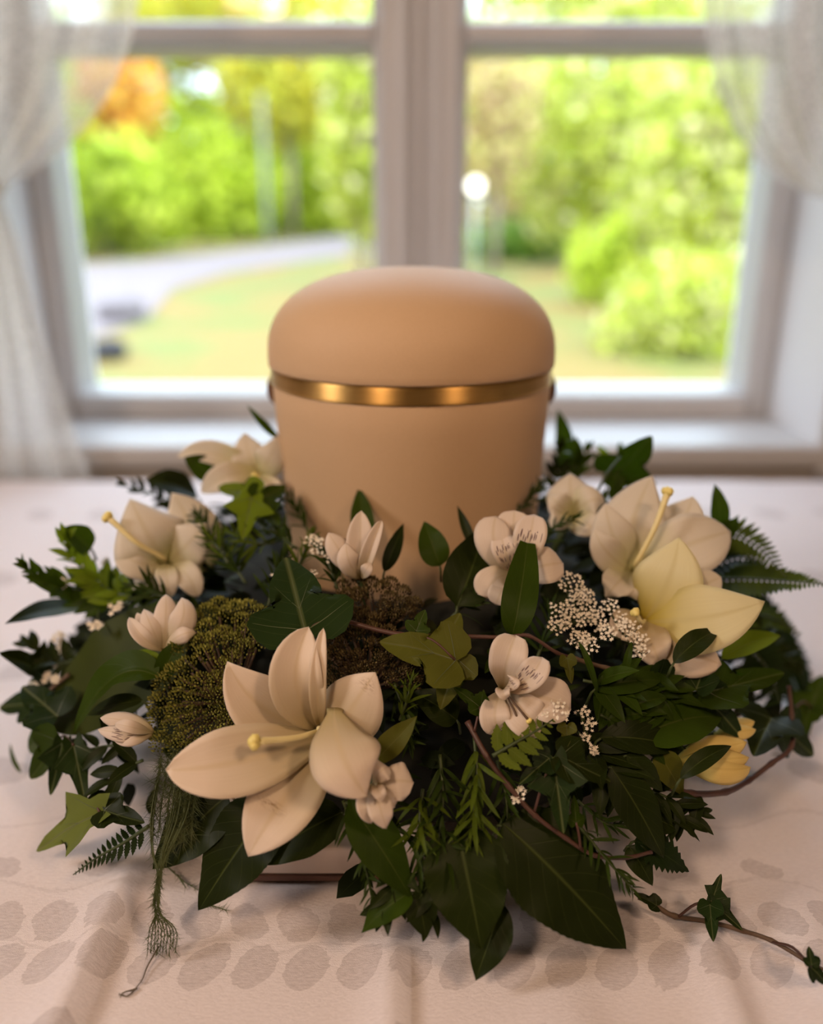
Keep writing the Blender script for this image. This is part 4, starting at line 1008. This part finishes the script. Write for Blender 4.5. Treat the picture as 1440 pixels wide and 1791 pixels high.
# ================================================================== ivy vines
v = vine('ivy_vine', 'reddish ivy vine crossing the front from the large front ivy leaf to the streaked alstroemeria', [(556, 1072, .024), (600, 1085, .030), (700, 1110, .030), (790, 1112, .032), (880, 1115, .032), (925, 1112, .034), (975, 1142, .030), (1010, 1152, .024)], 0.0012)
ivy_leaf(v, (535, 1108, .044), (500, 976, .040), 'ivy', 0.86, node=(596, 1083, .028), fold=0.10, bend=0.1, label=None)
ivy_leaf(v, (800, 1155, .034), (664, 1122, .034), 'olive', 0.72, node=(712, 1110, .030), fold=0.12, bend=0.2)
ivy_leaf(v, (764, 1150, .022), (805, 1072, .024), 'olive', 0.8, fold=0.15)
ivy_leaf(v, (800, 1150, .030), (770, 1240, .024), 'olive', 0.75, fold=0.1, curl=0.1)
ivy_leaf(v, (728, 1104, .034), (744, 1066, .036), 'mid', 0.9, fold=0.2)
ivy_leaf(v, (992, 1150, .034), (1000, 1196, .030), 'olive', 0.55, fold=0.3)
ivy_leaf(v, (872, 1142, .026), (848, 1178, .026), 'mid', 0.6, fold=0.3)
v = vine('ivy_vine', 'reddish ivy vine running down the right front below the streaked alstroemeria', [(818, 1262, .022), (850, 1320, .024), (890, 1375, .024), (935, 1425, .024), (990, 1466, .022), (1040, 1496, .020), (1095, 1500, .018), (1140, 1490, .018)], 0.0012)
ivy_leaf(v, (842, 1238, .026), (794, 1202, .028), 'mid', 0.6, node=(830, 1280, .024), fold=0.25)
ivy_leaf(v, (845, 1235, .024), (846, 1206, .026), 'mid', 0.7, fold=0.25)
ivy_leaf(v, (968, 1325, .036), (986, 1458, .030), 'ivy', 0.62, node=(935, 1420, .024), fold=0.15, bend=0.15, outline=IV2)
ivy_leaf(v, (962, 1325, .036), (908, 1372, .032), 'ivy', 0.6, fold=0.2)
ivy_leaf(v, (978, 1322, .036), (1068, 1368, .030), 'dark', 0.6, fold=0.2, bend=0.1)
ivy_leaf(v, (992, 1268, .038), (990, 1310, .036), 'olive', 0.7, fold=0.3)
ivy_leaf(v, (1008, 1440, .026), (1004, 1390, .028), 'mid', 0.5, node=(1016, 1486, .020), fold=0.3)
v = vine('ivy_vine', 'long ivy vine trailing right across the cloth to the picture edge', [Z(1118, 1568, .010), Z(1150, 1586, .007), Z(1180, 1602, .005), Z(1240, 1612, .004), Z(1300, 1628, .004), Z(1350, 1645, .005), Z(1410, 1680, .005), Z(1470, 1712, .005)], 0.0012, 'stem_brown')
ivy_leaf(v, Z(1244, 1576, .018), Z(1302, 1626, .010), 'ivy', 0.62, node=Z(1186, 1604, .005), up=(0, -0.4, 1), fold=0.15, outline=IV2, curl=0.1)
ivy_leaf(v, Z(1246, 1575, .018), Z(1262, 1528, .026), 'ivy', 0.62, up=(0, -0.8, 1), fold=0.1, outline=IV2)
ivy_leaf(v, Z(1242, 1582, .018), Z(1248, 1648, .012), 'ivy', 0.55, up=(-0.3, -0.5, 1), fold=0.2)
ivy_leaf(v, Z(1418, 1690, .016), Z(1448, 1722, .008), 'ivy', 0.9, node=Z(1352, 1648, .005), up=(0, -0.4, 1), fold=0.15)
ivy_leaf(v, Z(1420, 1688, .018), Z(1415, 1655, .022), 'ivy', 0.8, up=(0, -0.8, 1), fold=0.15)
ivy_leaf(v, Z(1150, 1584, .010), Z(1108, 1562, .014), 'dark', 0.6, up=(0, -0.4, 1), fold=0.2)
v = vine('ivy_vine', 'dark vine curving low at the right edge past the yellow bud', [(1165, 1375, .012), (1210, 1388, .010), (1270, 1385, .008), (1310, 1365, .008), (1350, 1335, .008), (1385, 1305, .010), (1385, 1250, .012), (1380, 1200, .016)], 0.0016, 'stem_red')
ivy_leaf(v, (1365, 1270, .018), (1424, 1322, .014), 'ivy', 0.7, node=(1385, 1262, .012), fold=0.15)
ivy_leaf(v, (1350, 1255, .020), (1318, 1322, .020), 'dark', 0.8, fold=0.15)
ivy_leaf(v, (1420, 1240, .020), (1440, 1180, .020), 'mid', 0.8, node=(1385, 1245, .012), fold=0.15)
ivy_leaf(v, (1416, 1240, .018), (1402, 1300, .018), 'mid', 0.5, fold=0.2)
v = vine('ivy_vine', 'thin vine looping in the green leaves right of the lace cluster', [(1000, 1150, .026), (1060, 1168, .024), (1120, 1178, .026), (1180, 1186, .028), (1240, 1188, .030)], 0.0011, 'stem_brown')
ivy_leaf(v, (1236, 1212, .036), (1372, 1178, .034), 'mid', 0.42, fold=0.12, bend=0.1, node=(1225, 1190, .028))
ivy_leaf(v, (1218, 1206, .036), (1246, 1128, .040), 'ivy', 0.5, fold=0.25)
ivy_leaf(v, (1228, 1215, .034), (1300, 1290, .030), 'ivy', 0.6, fold=0.1)
ivy_leaf(v, (1150, 1190, .030), (1228, 1168, .034), 'ivy', 0.4, fold=0.3)
v = vine('ivy_vine', 'dark ivy vine hanging over the left rim above the cloth', [(120, 1180, .016), (80, 1215, .012), (60, 1255, .010), (100, 1300, .008), (138, 1345, .010), (140, 1385, .010), (158, 1405, .010), (176, 1418, .012)], 0.0010, 'stem_brown')
ivy_leaf(v, (100, 1252, .020), (38, 1200, .016), 'ivy', 0.8, fold=0.2)
ivy_leaf(v, (72, 1225, .014), (0, 1238, .012), 'ivy', 0.7, fold=0.2)
ivy_leaf(v, (80, 1180, .016), (0, 1142, .014), 'dark', 0.5, fold=0.2)
ivy_leaf(v, (86, 1275, .014), (48, 1310, .010), 'mid', 0.9, fold=0.2)
ivy_leaf(v, (128, 1300, .020), (150, 1408, .012), 'ivy', 0.5, fold=0.1, node=(100, 1300, .008), outline=IV2)
ivy_leaf(v, (110, 1298, .020), (88, 1392, .012), 'ivy', 0.55, fold=0.1, outline=IV2)
ivy_leaf(v, (104, 1292, .020), (54, 1362, .012), 'mid', 0.6, fold=0.2)
ivy_leaf(v, (178, 1418, .016), (52, 1488, .008), 'ivy_pale', 0.42, up=(-0.1, -0.6, 0.8), fold=0.15, curl=0.05, outline=IV2, node=(160, 1406, .010))
ivy_leaf(v, (182, 1418, .016), (254, 1440, .010), 'dark', 0.6, fold=0.2)
v = vine('ivy_vine', 'short ivy vine with a bright leaf between the left lily and the urn', [(470, 935, .008), (450, 905, .016), (430, 880, .024), (415, 860, .030)], 0.0010, 'stem_green')
ivy_leaf(v, (440, 870, .032), (424, 944, .022), 'lit', 0.72, outline=IV2, fold=0.1, node=(450, 905, .016))
ivy_leaf(v, (446, 866, .030), (382, 852, .030), 'lit', 0.5, fold=0.15)
ivy_leaf(v, (450, 875, .028), (500, 850, .028), 'mid', 0.7, fold=0.15)
ivy_leaf(v, (462, 890, .022), (490, 920, .018), 'mid', 0.7, fold=0.15)
v = vine('ivy_vine', 'ivy vine standing at the right rear beside the urn', [(1010, 930, .010), (1040, 870, .018), (1065, 825, .026), (1085, 800, .030)], 0.0010, 'stem_green')
ivy_leaf(v, (1082, 825, .030), (1140, 764, .034), 'mid', 0.62, fold=0.1, up=(0, -1, .35), node=(1065, 825, .024))
ivy_leaf(v, (1090, 822, .028), (1084, 772, .034), 'mid', 0.55, fold=0.1, up=(0, -1, .35))
ivy_leaf(v, (1080, 826, .028), (1078, 905, .014), 'mid', 0.45, fold=0.1)
ivy_leaf(v, (1072, 816, .028), (1046, 778, .030), 'lit', 0.5, fold=0.1, up=(0, -1, .35))

# ================================================================== single large leaves
leaf('aspidistra_leaf', 'very large dark leaf at the left behind the half-open bud', (330, 1105, -.006), (88, 1262, .004), 190, 'aspidistra', bend=0.10, kz=0.45, kind='strap', fold=0.05, cat='leaf')
leaf('calla_leaf', 'glossy rolled leaf with a pale rim over the closed left bud', (278, 1185, .030), (128, 1285, .022), 66, 'mid', bend=0.22, fold=0.45, kz=0.5, side=0.12)
leaf('leaf', 'narrow dark leaf hanging under the glossy rolled leaf at left', (250, 1225, .016), (150, 1252, .014), 34, 'dark', bend=0.1, kind='lance')
leaf('leaf', 'yellow-green bract right under the half-open left bud', (290, 1178, .024), (232, 1140, .026), 30, 'lit', kind='lance', bend=0.2)
leaf('leaf', 'green calyx leaf below the half-open left bud', (278, 1195, .024), (318, 1118, .028), 40, 'mid', kind='lance', bend=0.15)
leaf('salal_leaf', 'large dark leaf with a pale midrib pointing down before the cloth, right of centre', (880, 1440, .016), (1094, 1660, .012), 178, 'dark', bend=0.06, kz=0.45, kind='broad', fold=0.12, serr=0.012, nl=40)
leaf('salal_leaf', 'dark pointed leaf at the bottom of the ring, right of the needle sprig', (800, 1450, .012), (842, 1660, .018), 150, 'dark', bend=0.06, kz=0.5, kind='broad', fold=0.12, serr=0.012, nl=40)
leaf('salal_leaf', 'lowest dark leaf tip lying on the cloth at the bottom', (880, 1580, .006), (832, 1716, .003), 76, 'dark', bend=0.04, kz=0.6, kind='lance', fold=0.12)
leaf('leaf', 'small dark leaf poking out left of the lowest leaf tip', (850, 1590, .012), (786, 1602, .008), 34, 'dark', kind='lance')
leaf('leaf', 'small dark tip under the large leaf with pale midrib', (1000, 1590, .004), (1010, 1642, .003), 26, 'dark', kind='lance', petiole=False)
leaf('salal_leaf', 'broad dark leaf at the front left under the lily, tip on the cloth', (480, 1400, .006), (348, 1592, .006), 128, 'dark', bend=0.06, kz=0.5, kind='broad', fold=0.1, serr=0.01, nl=36)
leaf('salal_leaf', 'dark leaf in the shade left of the broad front left leaf', (400, 1390, .006), (268, 1520, .010), 110, 'dark', bend=0.06, kz=0.5, kind='broad', fold=0.1)
leaf('salal_leaf', 'dark brownish leaf behind the lower petal of the front lily', (600, 1420, .004), (440, 1512, .006), 96, 'dark', bend=0.06, kz=0.5, kind='broad', fold=0.1)
leaf('leaf', 'green pointed leaf hanging below the crumpled white alstroemeria', (610, 1402, .020), (720, 1572, .012), 84, 'mid', bend=0.08, kz=0.4, kind='lance', fold=0.15)
leaf('leaf', 'yellow-green pointed leaf right of the front lily', (652, 1335, .028), (730, 1252, .034), 46, 'olive', bend=-0.05, kind='lance', fold=0.25)
leaf('leaf', 'short green sepal under the front lily petal', (612, 1392, .034), (624, 1436, .034), 16, 'mid', kind='lance', petiole=False)
leaf('leaf', 'long dark leaf with a pale rim at the right front above the big leaves', (1068, 1340, .026), (1162, 1502, .018), 76, 'dark', bend=0.10, kz=0.4, kind='lance', fold=0.15)
leaf('leaf', 'upright dark green leaf crossing the streaked alstroemeria near the urn', (896, 1112, .030), (928, 905, .044), 60, 'mid', bend=0.06, kz=0.1, kind='lance', fold=0.2, mid=(912, 1030, .044))
leaf('leaf', 'dark leaf left of the lace cluster, behind the upright leaf', (968, 1062, .012), (982, 1010, .016), 56, 'dark', kind='broad')
leaf('leaf', 'dark upright leaf against the urn above the narrow alstroemeria', (640, 960, .006), (628, 852, .034), 42, 'mid', bend=0.0, kz=0.0, kind='lance', up=(0, -1, .2))
leaf('leaf', 'slender dark leaf against the urn right of the narrow alstroemeria', (672, 1000, .010), (706, 915, .024), 28, 'dark', kz=0.0, kind='lance', up=(0, -1, .2))
leaf('leaf', 'green leaf with a blunt end standing before the urn centre', (770, 990, .010), (742, 912, .026), 52, 'mid', kz=0.0, kind='broad', up=(0, -1, .3))
leaf('leaf', 'broad dark leaf before the urn, left of the streaked pinkish alstroemeria', (800, 1060, .010), (850, 920, .022), 90, 'dark', kz=0.1, kind='ovate', up=(0, -1, .4))
leaf('leaf', 'thin pointed leaf touching the urn right of centre', (830, 960, .014), (800, 884, .030), 18, 'dark', kz=0.0, kind='lance', up=(0, -1, .2), petiole=False)
leaf('leaf', 'dark green leaf behind the left lily, top of the ring', (345, 868, .014), (254, 842, .022), 58, 'dark', kz=0.5, kind='lance', bend=0.15)
leaf('leaf', 'dark green leaf behind the white lily beside the urn', (380, 840, .010), (322, 800, .020), 46, 'mid', kz=0.3, kind='lance')
leaf('leaf', 'green narrow leaf up at the right flank of the urn', (985, 820, .010), (975, 715, .040), 34, 'mid', kz=0.0, kind='lance', up=(0.2, -1, .2))
leaf('leaf', 'green leaf right of the narrow leaf at the urn flank', (1000, 830, .014), (1006, 762, .026), 30, 'mid', kz=0.0, kind='lance', up=(0.2, -1, .3))
leaf('leaf', 'grass-like leaf at the left flank of the urn below its handle', (490, 770, .006), (432, 708, .030), 14, 'mid', kz=0.0, kind='lance', up=(0, -1, .2), petiole=False)
leaf('leaf', 'bright green pointed leaf at the right below the yellowish lily', (1262, 1152, .036), (1366, 1112, .036), 42, 'lit', bend=0.15, kz=0.4, kind='lance')
leaf('leaf', 'dark folded leaf across the peach petal of the yellowish lily', (1178, 1160, .050), (1258, 1102, .062), 42, 'dark', bend=0.2, kind='lance', fold=0.2)
leaf('leaf', 'upright green leaf behind the right lily at the rear rim', (1258, 935, .014), (1250, 846, .022), 34, 'mid', kz=0.0, kind='lance', up=(0, -1, .3))
leaf('leaf', 'green leaf at the right rear rim below the upright leaf', (1250, 955, .014), (1292, 905, .016), 34, 'mid', kz=0.1, kind='lance')
leaf('leaf', 'long green leaf lying over the leaves right of the thin lace sprig', (1040, 1205, .026), (1160, 1190, .034), 50, 'mid', kind='lance', bend=0.12, fold=0.3)
leaf('leaf', 'broad green leaf with a bright rolled rim above the yellow bud', (1120, 1290, .026), (1262, 1255, .032), 96, 'mid', kind='broad', bend=0.14, fold=0.1, kz=0.5)
leaf('leaf', 'green leaf below the broad leaf with the rolled rim', (1050, 1290, .026), (1200, 1310, .026), 60, 'dark', kind='lance', bend=0.12)
leaf('leaf', 'narrow folded leaf above the broad leaf with the rolled rim', (1100, 1240, .030), (1168, 1220, .036), 32, 'mid', kind='lance', fold=0.5, bend=0.15)
leaf('leaf', 'dark leaf laid over the yellow bud', (1190, 1362, .040), (1280, 1305, .050), 34, 'dark', kind='lance', fold=0.2, bend=0.2)
leaf('leaf', 'yellowing leaf hanging left of the yellow bud', (1150, 1318, .028), (1195, 1392, .020), 52, 'olive', kind='ovate', bend=0.15)
leaf('leaf', 'dark leaf with a pale edge pointing right above the ivy vine, front right', (1096, 1320, .030), (1160, 1385, .022), 40, 'dark', kind='lance', bend=0.1)
leaf('leaf', 'dark leaf between the red vine and the big pale-midrib leaf', (1110, 1420, .010), (1185, 1450, .010), 60, 'dark', kind='broad', bend=0.1)
leaf('leaf', 'dark pointed leaf at the left rim, touching the cloth horizon', (150, 1062, .012), (8, 1092, .016), 38, 'dark', kind='lance', bend=0.12)
leaf('leaf', 'green pointed leaf above the dark pointed leaf at the left rim', (140, 1050, .014), (38, 1006, .018), 34, 'mid', kind='lance', bend=0.1)
leaf('leaf', 'dark lobed leaf at the upper left rim of the ring', (160, 960, .010), (110, 922, .020), 50, 'mid', kind='ovate', bend=0.1)
leaf('leaf', 'dark toothed leaf poking right over the cloth at the front right', (1110, 1470, .006), (1205, 1525, .004), 62, 'fern_dark', kind='ovate', serr=0.16, nl=22)
leaf('leaf', 'dark oval leaf left of the toothed leaf, front right', (1100, 1480, .004), (1142, 1550, .003), 44, 'dark', kind='ovate')
leaf('leaf', 'long thin dark leaf hanging over the cloth below the yellow bud', (1226, 1392, .010), (1208, 1462, .004), 22, 'dark', kind='lance')
leaf('leaf', 'pale thin grass blade on the cloth at the far left', Z(38, 1352, .004), Z(18, 1300, .016), 9, 'mid', kind='needle', petiole=False, up=(0, -1, .3))
leaf('leaf', 'dark fan-shaped leaf on the cloth left of the lowest leaves', (720, 1560, .008), (632, 1632, .004), 58, 'mid', kind='ovate', kz=0.6)
leaf('leaf', 'dark rounded leaf on the cloth between the fan leaf and lowest leaf', (730, 1560, .006), (745, 1640, .003), 60, 'dark', kind='broad', kz=0.6)
leaf('leaf', 'olive curled tendril leaf rising right of the lace cluster', (1090, 1195, .030), (1105, 1122, .046), 14, 'mid', kind='needle', bend=0.2, petiole=False)
leaf('leaf', 'thin curled green blade over the lace below the largest cluster', (1045, 1210, .030), (1012, 1122, .044), 12, 'mid', kind='needle', bend=0.25, petiole=False)
leaf('leaf', 'dark leaf in the centre under the olive ivy leaf', (800, 1260, .004), (720, 1210, .008), 60, 'dark', kind='ovate')

# ================================================================== ferns
fern('fern_frond', 'small yellow-green fern frond below the streaked alstroemeria', [(862, 1322, .036), (900, 1300, .040), (935, 1280, .042), (968, 1258, .044)], 130, 'pinna_yellow', 0.0056)
fern('fern_frond', 'dark fern frond lying on the cloth at the front left', [(260, 1445, .008), (215, 1475, .008), (170, 1500, .006), (128, 1530, .004)], 78, 'pinna_dark', 0.0050)
fern('fern_frond', 'long fern frond reaching right over the cloth to the picture edge', [(1230, 1015, .012), (1300, 1012, .018), (1370, 1016, .022), (1445, 1022, .026)], 150, 'pinna', 0.0045, kz=0.6)
fern('fern_frond', 'fern frond along the right rim below the long fern frond', [(1280, 1050, .006), (1340, 1090, .010), (1380, 1140, .010), (1415, 1210, .008)], 150, 'pinna_dark', 0.0045)
fern('fern_frond', 'fern frond at the right rear rim behind the pale lily', [(1220, 960, .010), (1275, 935, .016), (1330, 960, .016), (1375, 1010, .012)], 120, 'pinna', 0.0045)
fern('fern_frond', 'dark fern frond low at the right rim above the dark vine', [(1310, 1130, .006), (1345, 1175, .008), (1365, 1230, .008)], 130, 'pinna_dark', 0.0045)

fern('fern_frond', 'fern frond under the broad petal of the yellowish lily, right rim', [(1260, 1060, .004), (1310, 1070, .010), (1360, 1085, .012), (1400, 1110, .012)], 120, 'pinna', 0.0045, kz=0.6)
fern('fern_frond', 'dark fern frond drooping over the right rim beside the dark vine', [(1330, 1100, .004), (1375, 1160, .006), (1400, 1230, .004), (1412, 1290, .003)], 120, 'pinna_dark', 0.0045, kz=0.5)
fern('fern_frond', 'dark fern frond between the pale right lily and the long fern frond', [(1240, 990, .002), (1290, 975, .008), (1340, 985, .010)], 100, 'pinna_dark', 0.0045, kz=0.6)

# ================================================================== needle and small-leaved sprigs
ND = [
 ('needle sprig in the centre hanging down below the brown seed head', [(690, 1195, .014), (705, 1240, .018), (718, 1300, .016)], .016, 'needle', 4),
 ('bright-tipped needle sprig hanging over the dark leaf, front centre', [(830, 1290, .016), (835, 1360, .020), (828, 1430, .020), (822, 1500, .016)], .019, 'needle_pale', 4),
 ('needle sprig left of the bright-tipped sprig, front centre', [(770, 1320, .010), (775, 1390, .016), (770, 1450, .014), (764, 1500, .012)], .018, 'needle', 4),
 ('needle sprig right of the bright-tipped sprig, above the big dark leaf', [(870, 1330, .008), (885, 1390, .012), (888, 1450, .012)], .016, 'needle', 4),
 ('needle sprig under the crumpled alstroemeria, hanging to the cloth', [(600, 1400, .012), (625, 1460, .012), (640, 1520, .010), (650, 1570, .008)], .014, 'needle', 4),
 ('needle sprig between the front lily and the centre leaves', [(680, 1440, .008), (730, 1480, .010), (735, 1540, .010)], .016, 'needle', 4),
 ('needle sprig lying on the big pale-midrib leaf', [(1010, 1440, .024), (1050, 1490, .022), (1085, 1530, .020), (1110, 1560, .018)], .013, 'needle', 3),
 ('needle sprig above the front ivy leaf, left of the narrow alstroemeria', [(520, 1000, .010), (535, 960, .016), (545, 935, .020)], .014, 'needle_pale', 4),
 ('needle sprig around the foot of the narrow alstroemeria', [(590, 1030, .010), (575, 985, .018), (560, 950, .022)], .013, 'needle', 4),
 ('dark needle sprig beside the left lily, under the bright ivy leaf', [(430, 1020, .004), (400, 975, .012), (370, 935, .020), (345, 900, .026)], .018, 'needle', 4),
 ('green needle sprig right of the left lily', [(400, 985, .016), (375, 950, .022), (352, 928, .024)], .016, 'needle_pale', 3),
 ('needle sprig below the left lily', [(320, 1060, .010), (275, 1040, .018), (225, 1025, .022)], .018, 'needle', 4),
 ('leafy sprig at the left rim over white blossoms', [(230, 1060, .012), (175, 1020, .018), (125, 975, .022), (112, 935, .024)], .020, 'small_lit', 2),
 ('green leafy sprig at the left rim pointing left', [(220, 1060, .012), (140, 1030, .016), (80, 1015, .018), (45, 990, .020)], .020, 'small', 2),
 ('bright leafy sprig left of the left lily', [(240, 1050, .014), (190, 1030, .020), (150, 1000, .022)], .017, 'small_lit', 2),
 ('dark needle sprig at the urn foot, left of centre', [(540, 930, .004), (520, 895, .012), (500, 865, .020)], .016, 'needle', 4),
 ('needle sprig at the urn foot below the handle on the left', [(520, 960, .006), (480, 930, .012), (455, 905, .014)], .016, 'needle', 4),
 ('needle sprig at the urn foot on the right side', [(900, 900, .010), (930, 870, .020), (950, 845, .026)], .014, 'needle', 4),
 ('needle sprig before the small pale lily right of the urn', [(940, 960, .010), (965, 925, .020), (1010, 905, .028)], .014, 'needle', 4),
 ('leafy sprig at the right rear behind the small pale lily', [(1000, 860, .006), (1010, 820, .016), (1030, 785, .022)], .018, 'small', 2),
 ('leafy sprig right of the urn, low behind the flowers', [(970, 870, .006), (975, 820, .014), (985, 775, .020)], .018, 'small_dark', 2),
 ('dark needle sprig in the gap left of the lace cluster', [(940, 1150, .008), (955, 1110, .012), (965, 1060, .014)], .016, 'needle', 4),
 ('dark needle sprig in the centre left of the upright leaf', [(790, 1080, .002), (830, 1040, .010), (850, 1010, .014)], .016, 'needle', 4),
 ('needle sprig in the shade right of the red vine', [(1010, 1400, .006), (1060, 1440, .008), (1100, 1440, .010)], .015, 'needle', 4),
 ('dark small-leaved sprig at the front right rim', [(1120, 1420, .004), (1180, 1430, .006), (1230, 1420, .006)], .018, 'small_dark', 2),
 ('dark small-leaved sprig low at the left front rim', [(250, 1330, .004), (210, 1350, .006), (180, 1390, .006)], .020, 'small_dark', 2),
 ('dark small-leaved sprig at the left rim below the closed bud', [(230, 1300, .004), (160, 1310, .008), (110, 1330, .008)], .018, 'small_dark', 2),
 ('small-leaved sprig at the left rim, over the ivy', [(150, 1150, .008), (90, 1160, .012), (45, 1120, .014)], .018, 'small_dark', 2),
 ('dark small-leaved sprig at the right rim under the long fern', [(1290, 1100, .004), (1350, 1130, .008), (1400, 1170, .008)], .018, 'small_dark', 2),
 ('green leafy sprig between the lace and the broad rolled leaf', [(1050, 1180, .016), (1080, 1230, .020), (1120, 1265, .020)], .024, 'small', 2),
 ('green leafy sprig under the yellowish lily on the right', [(1120, 1170, .020), (1160, 1215, .024), (1200, 1250, .024)], .026, 'small', 2),
 ('dark leafy sprig in the shade below the streaked alstroemeria', [(1010, 1280, .010), (1050, 1330, .016), (1080, 1380, .014)], .026, 'small_dark', 2),
 ('dark leafy sprig at the bottom under the centre needle sprigs', [(700, 1500, .004), (690, 1550, .006), (670, 1600, .004)], .018, 'small_dark', 2),
 ('dark leafy sprig at the bottom right of the fan leaf', [(760, 1520, .004), (760, 1570, .004), (750, 1610, .003)], .020, 'small_dark', 2),
 ('green leafy sprig behind the urn at the right', [(1040, 900, .004), (1090, 860, .010), (1130, 850, .014)], .018, 'small', 2),
 ('leafy sprig at the rear left behind the left lily', [(330, 900, .004), (285, 870, .012), (215, 848, .018)], .014, 'small_dark', 2),
]
for lab, pts, ll, ul, wh in ND:
    sprig('needle_sprig' if 'needle' in ul else 'leafy_sprig', lab, pts, ll, ul, step=0.0058 if 'needle' in ul else 0.0085, ang=48, whorl=wh)
for lab, pts, ll, ul, wh in [
 ('needle sprig filling the gap right of the front lily, above the yellow-green leaf', [(700, 1260, .018), (712, 1225, .026), (720, 1190, .028)], .013, 'needle_pale', 5),
 ('needle sprig lying low between the bright-tipped sprig and the crumpled alstroemeria', [(740, 1380, .012), (735, 1440, .016), (752, 1490, .016)], .017, 'needle_pale', 4),
 ('needle sprig at the bottom between the hanging pointed leaf and the dark pointed leaf', [(770, 1440, .012), (780, 1500, .014), (790, 1560, .012)], .018, 'needle', 4),
 ('needle sprig behind the large front ivy leaf', [(470, 1060, .006), (480, 1010, .012), (500, 965, .016)], .016, 'needle', 4),
 ('needle sprig left of the urn foot under the white lily', [(480, 950, .008), (440, 950, .014), (400, 930, .016)], .016, 'needle_pale', 4),
 ('leafy sprig spreading right under the broad rolled leaf', [(1050, 1250, .022), (1100, 1275, .026), (1160, 1290, .026)], .024, 'small', 2),
 ('leafy sprig with narrow leaves right of the streaked alstroemeria', [(1020, 1190, .020), (1070, 1200, .026), (1130, 1210, .028), (1180, 1235, .028)], .028, 'small', 2),
 ('dark leafy sprig hanging at the front right, over the cloth', [(1130, 1380, .008), (1175, 1400, .010), (1200, 1440, .006)], .020, 'small_dark', 2),
]:
    sprig('needle_sprig' if 'needle' in ul else 'leafy_sprig', lab, pts, ll, ul, step=0.0058 if 'needle' in ul else 0.0085, ang=48, whorl=wh)
# white waxflower-like specks on the left rim
lace('blossom_sprig', 'tiny white blossoms scattered in the leafy sprig on the left rim', [(158, 1026, 10), (178, 1022, 9), (172, 1042, 9), (140, 1050, 8), (105, 1022, 9), (186, 985, 7), (150, 985, 9), (205, 1065, 6), (168, 1096, 9)], (200, 1060), off=0.030, seed=21, fr=0.0022, dens=0.5, group=None)
lace('blossom_sprig', 'pale blossoms at the far left rim below the dark pointed leaf', [(102, 1115, 10), (108, 1135, 8), (60, 1170, 9), (85, 1185, 8), (70, 1195, 8), (98, 1190, 7)], (120, 1160), off=0.020, seed=22, fr=0.0024, dens=0.5)

# ================================================================== asparagus tufts
def tuft(name, label, strands, hairs, hl, seed, r=0.00028, mat='fluff', off=0.012, kr=1.0):
    rnd = random.Random(seed); pp = [[P(q, off) for q in s] for s in strands]; e = empty(name, pp[0][0], label, 'asparagus'); m = MB(); hm = MB()
    for s in pp:
        cc = catmull(s, 6); n = len(cc); m.tube(cc, [r*1.3*(1.2-0.7*i/n) for i in range(n)], 4)
        for i in range(n-1):
            for _ in range(hairs):
                p = cc[i].lerp(cc[i+1], rnd.random()); T = (cc[i+1]-cc[i]).normalized()
                d = (T*0.7+V((rnd.gauss(0,1), rnd.gauss(0,1), rnd.gauss(0,1)))*0.55*kr).normalized(); L = hl*(0.5+rnd.random()); q = p+d*L
                q.z = max(0.0015, q.z); u = d.orthogonal().normalized()*r*0.6; w_ = d.cross(u)
                hm.add([p+u, p-u*0.5+w_*0.8, p-u*0.5-w_*0.8, q], [(0,1,3),(1,2,3),(2,0,3)])
    m.build('strand', M[mat], e); hm.build('thread', M[mat], e, smooth=False, kind='stuff'); return e
rnd = random.Random(5); st = []
for i in range(10):
    x0 = 268+rnd.uniform(-8, 58); st.append([(x0+10, 1370+rnd.uniform(-10, 20), .022), (x0, 1430, .024), (268+(x0-268)*0.5, 1490, .022), (276+rnd.uniform(-4, 6), 1540, .018), (272+rnd.uniform(-3, 6), 1585, .014), (262+i*5.0, 1625, .008), (258+i*5.4, 1665+rnd.uniform(-12, 8), .004)])
tuft('asparagus_tuft', 'feathery asparagus tuft hanging down to the cloth at the front left', st, 3, 0.0048, 3, kr=0.8)
st = []
for i in range(14):
    x0 = 270+rnd.uniform(0, 75); st.append([(x0+10, 1300+rnd.uniform(0, 30), .012), (x0+8, 1345, .020), (x0, 1400, .022), (x0-6, 1450+rnd.uniform(0, 30), .018)])
tuft('asparagus_tuft', 'fluffy asparagus mass below the mossy seed head', st, 7, 0.0085, 4, kr=1.0)
tuft('asparagus_thread', 'single thin thread with a small dry tip lying on the cloth, front left', [[Z(278, 1655, .005), Z(258, 1690, .003), Z(248, 1715, .002), Z(228, 1738, .002)], [Z(240, 1728, .002), Z(222, 1742, .002), Z(208, 1738, .002)], [Z(236, 1730, .002), Z(216, 1736, .003), Z(210, 1744, .002)]], 1, 0.0014, 6, r=0.0003, mat='twig')
tuft('asparagus_thread', 'thin dark feathery twig on the cloth between tuft and broad leaf', [[Z(292, 1515, .006), Z(320, 1540, .005), Z(345, 1556, .004)], [Z(310, 1530, .005), Z(325, 1552, .004)]], 3, 0.004, 7, r=0.0003)
tuft('asparagus_thread', 'short dark feathery twig on the cloth right of the broad front left leaf', [[Z(352, 1578, .004), Z(375, 1585, .003), Z(396, 1592, .003)]], 3, 0.004, 8, r=0.0003)
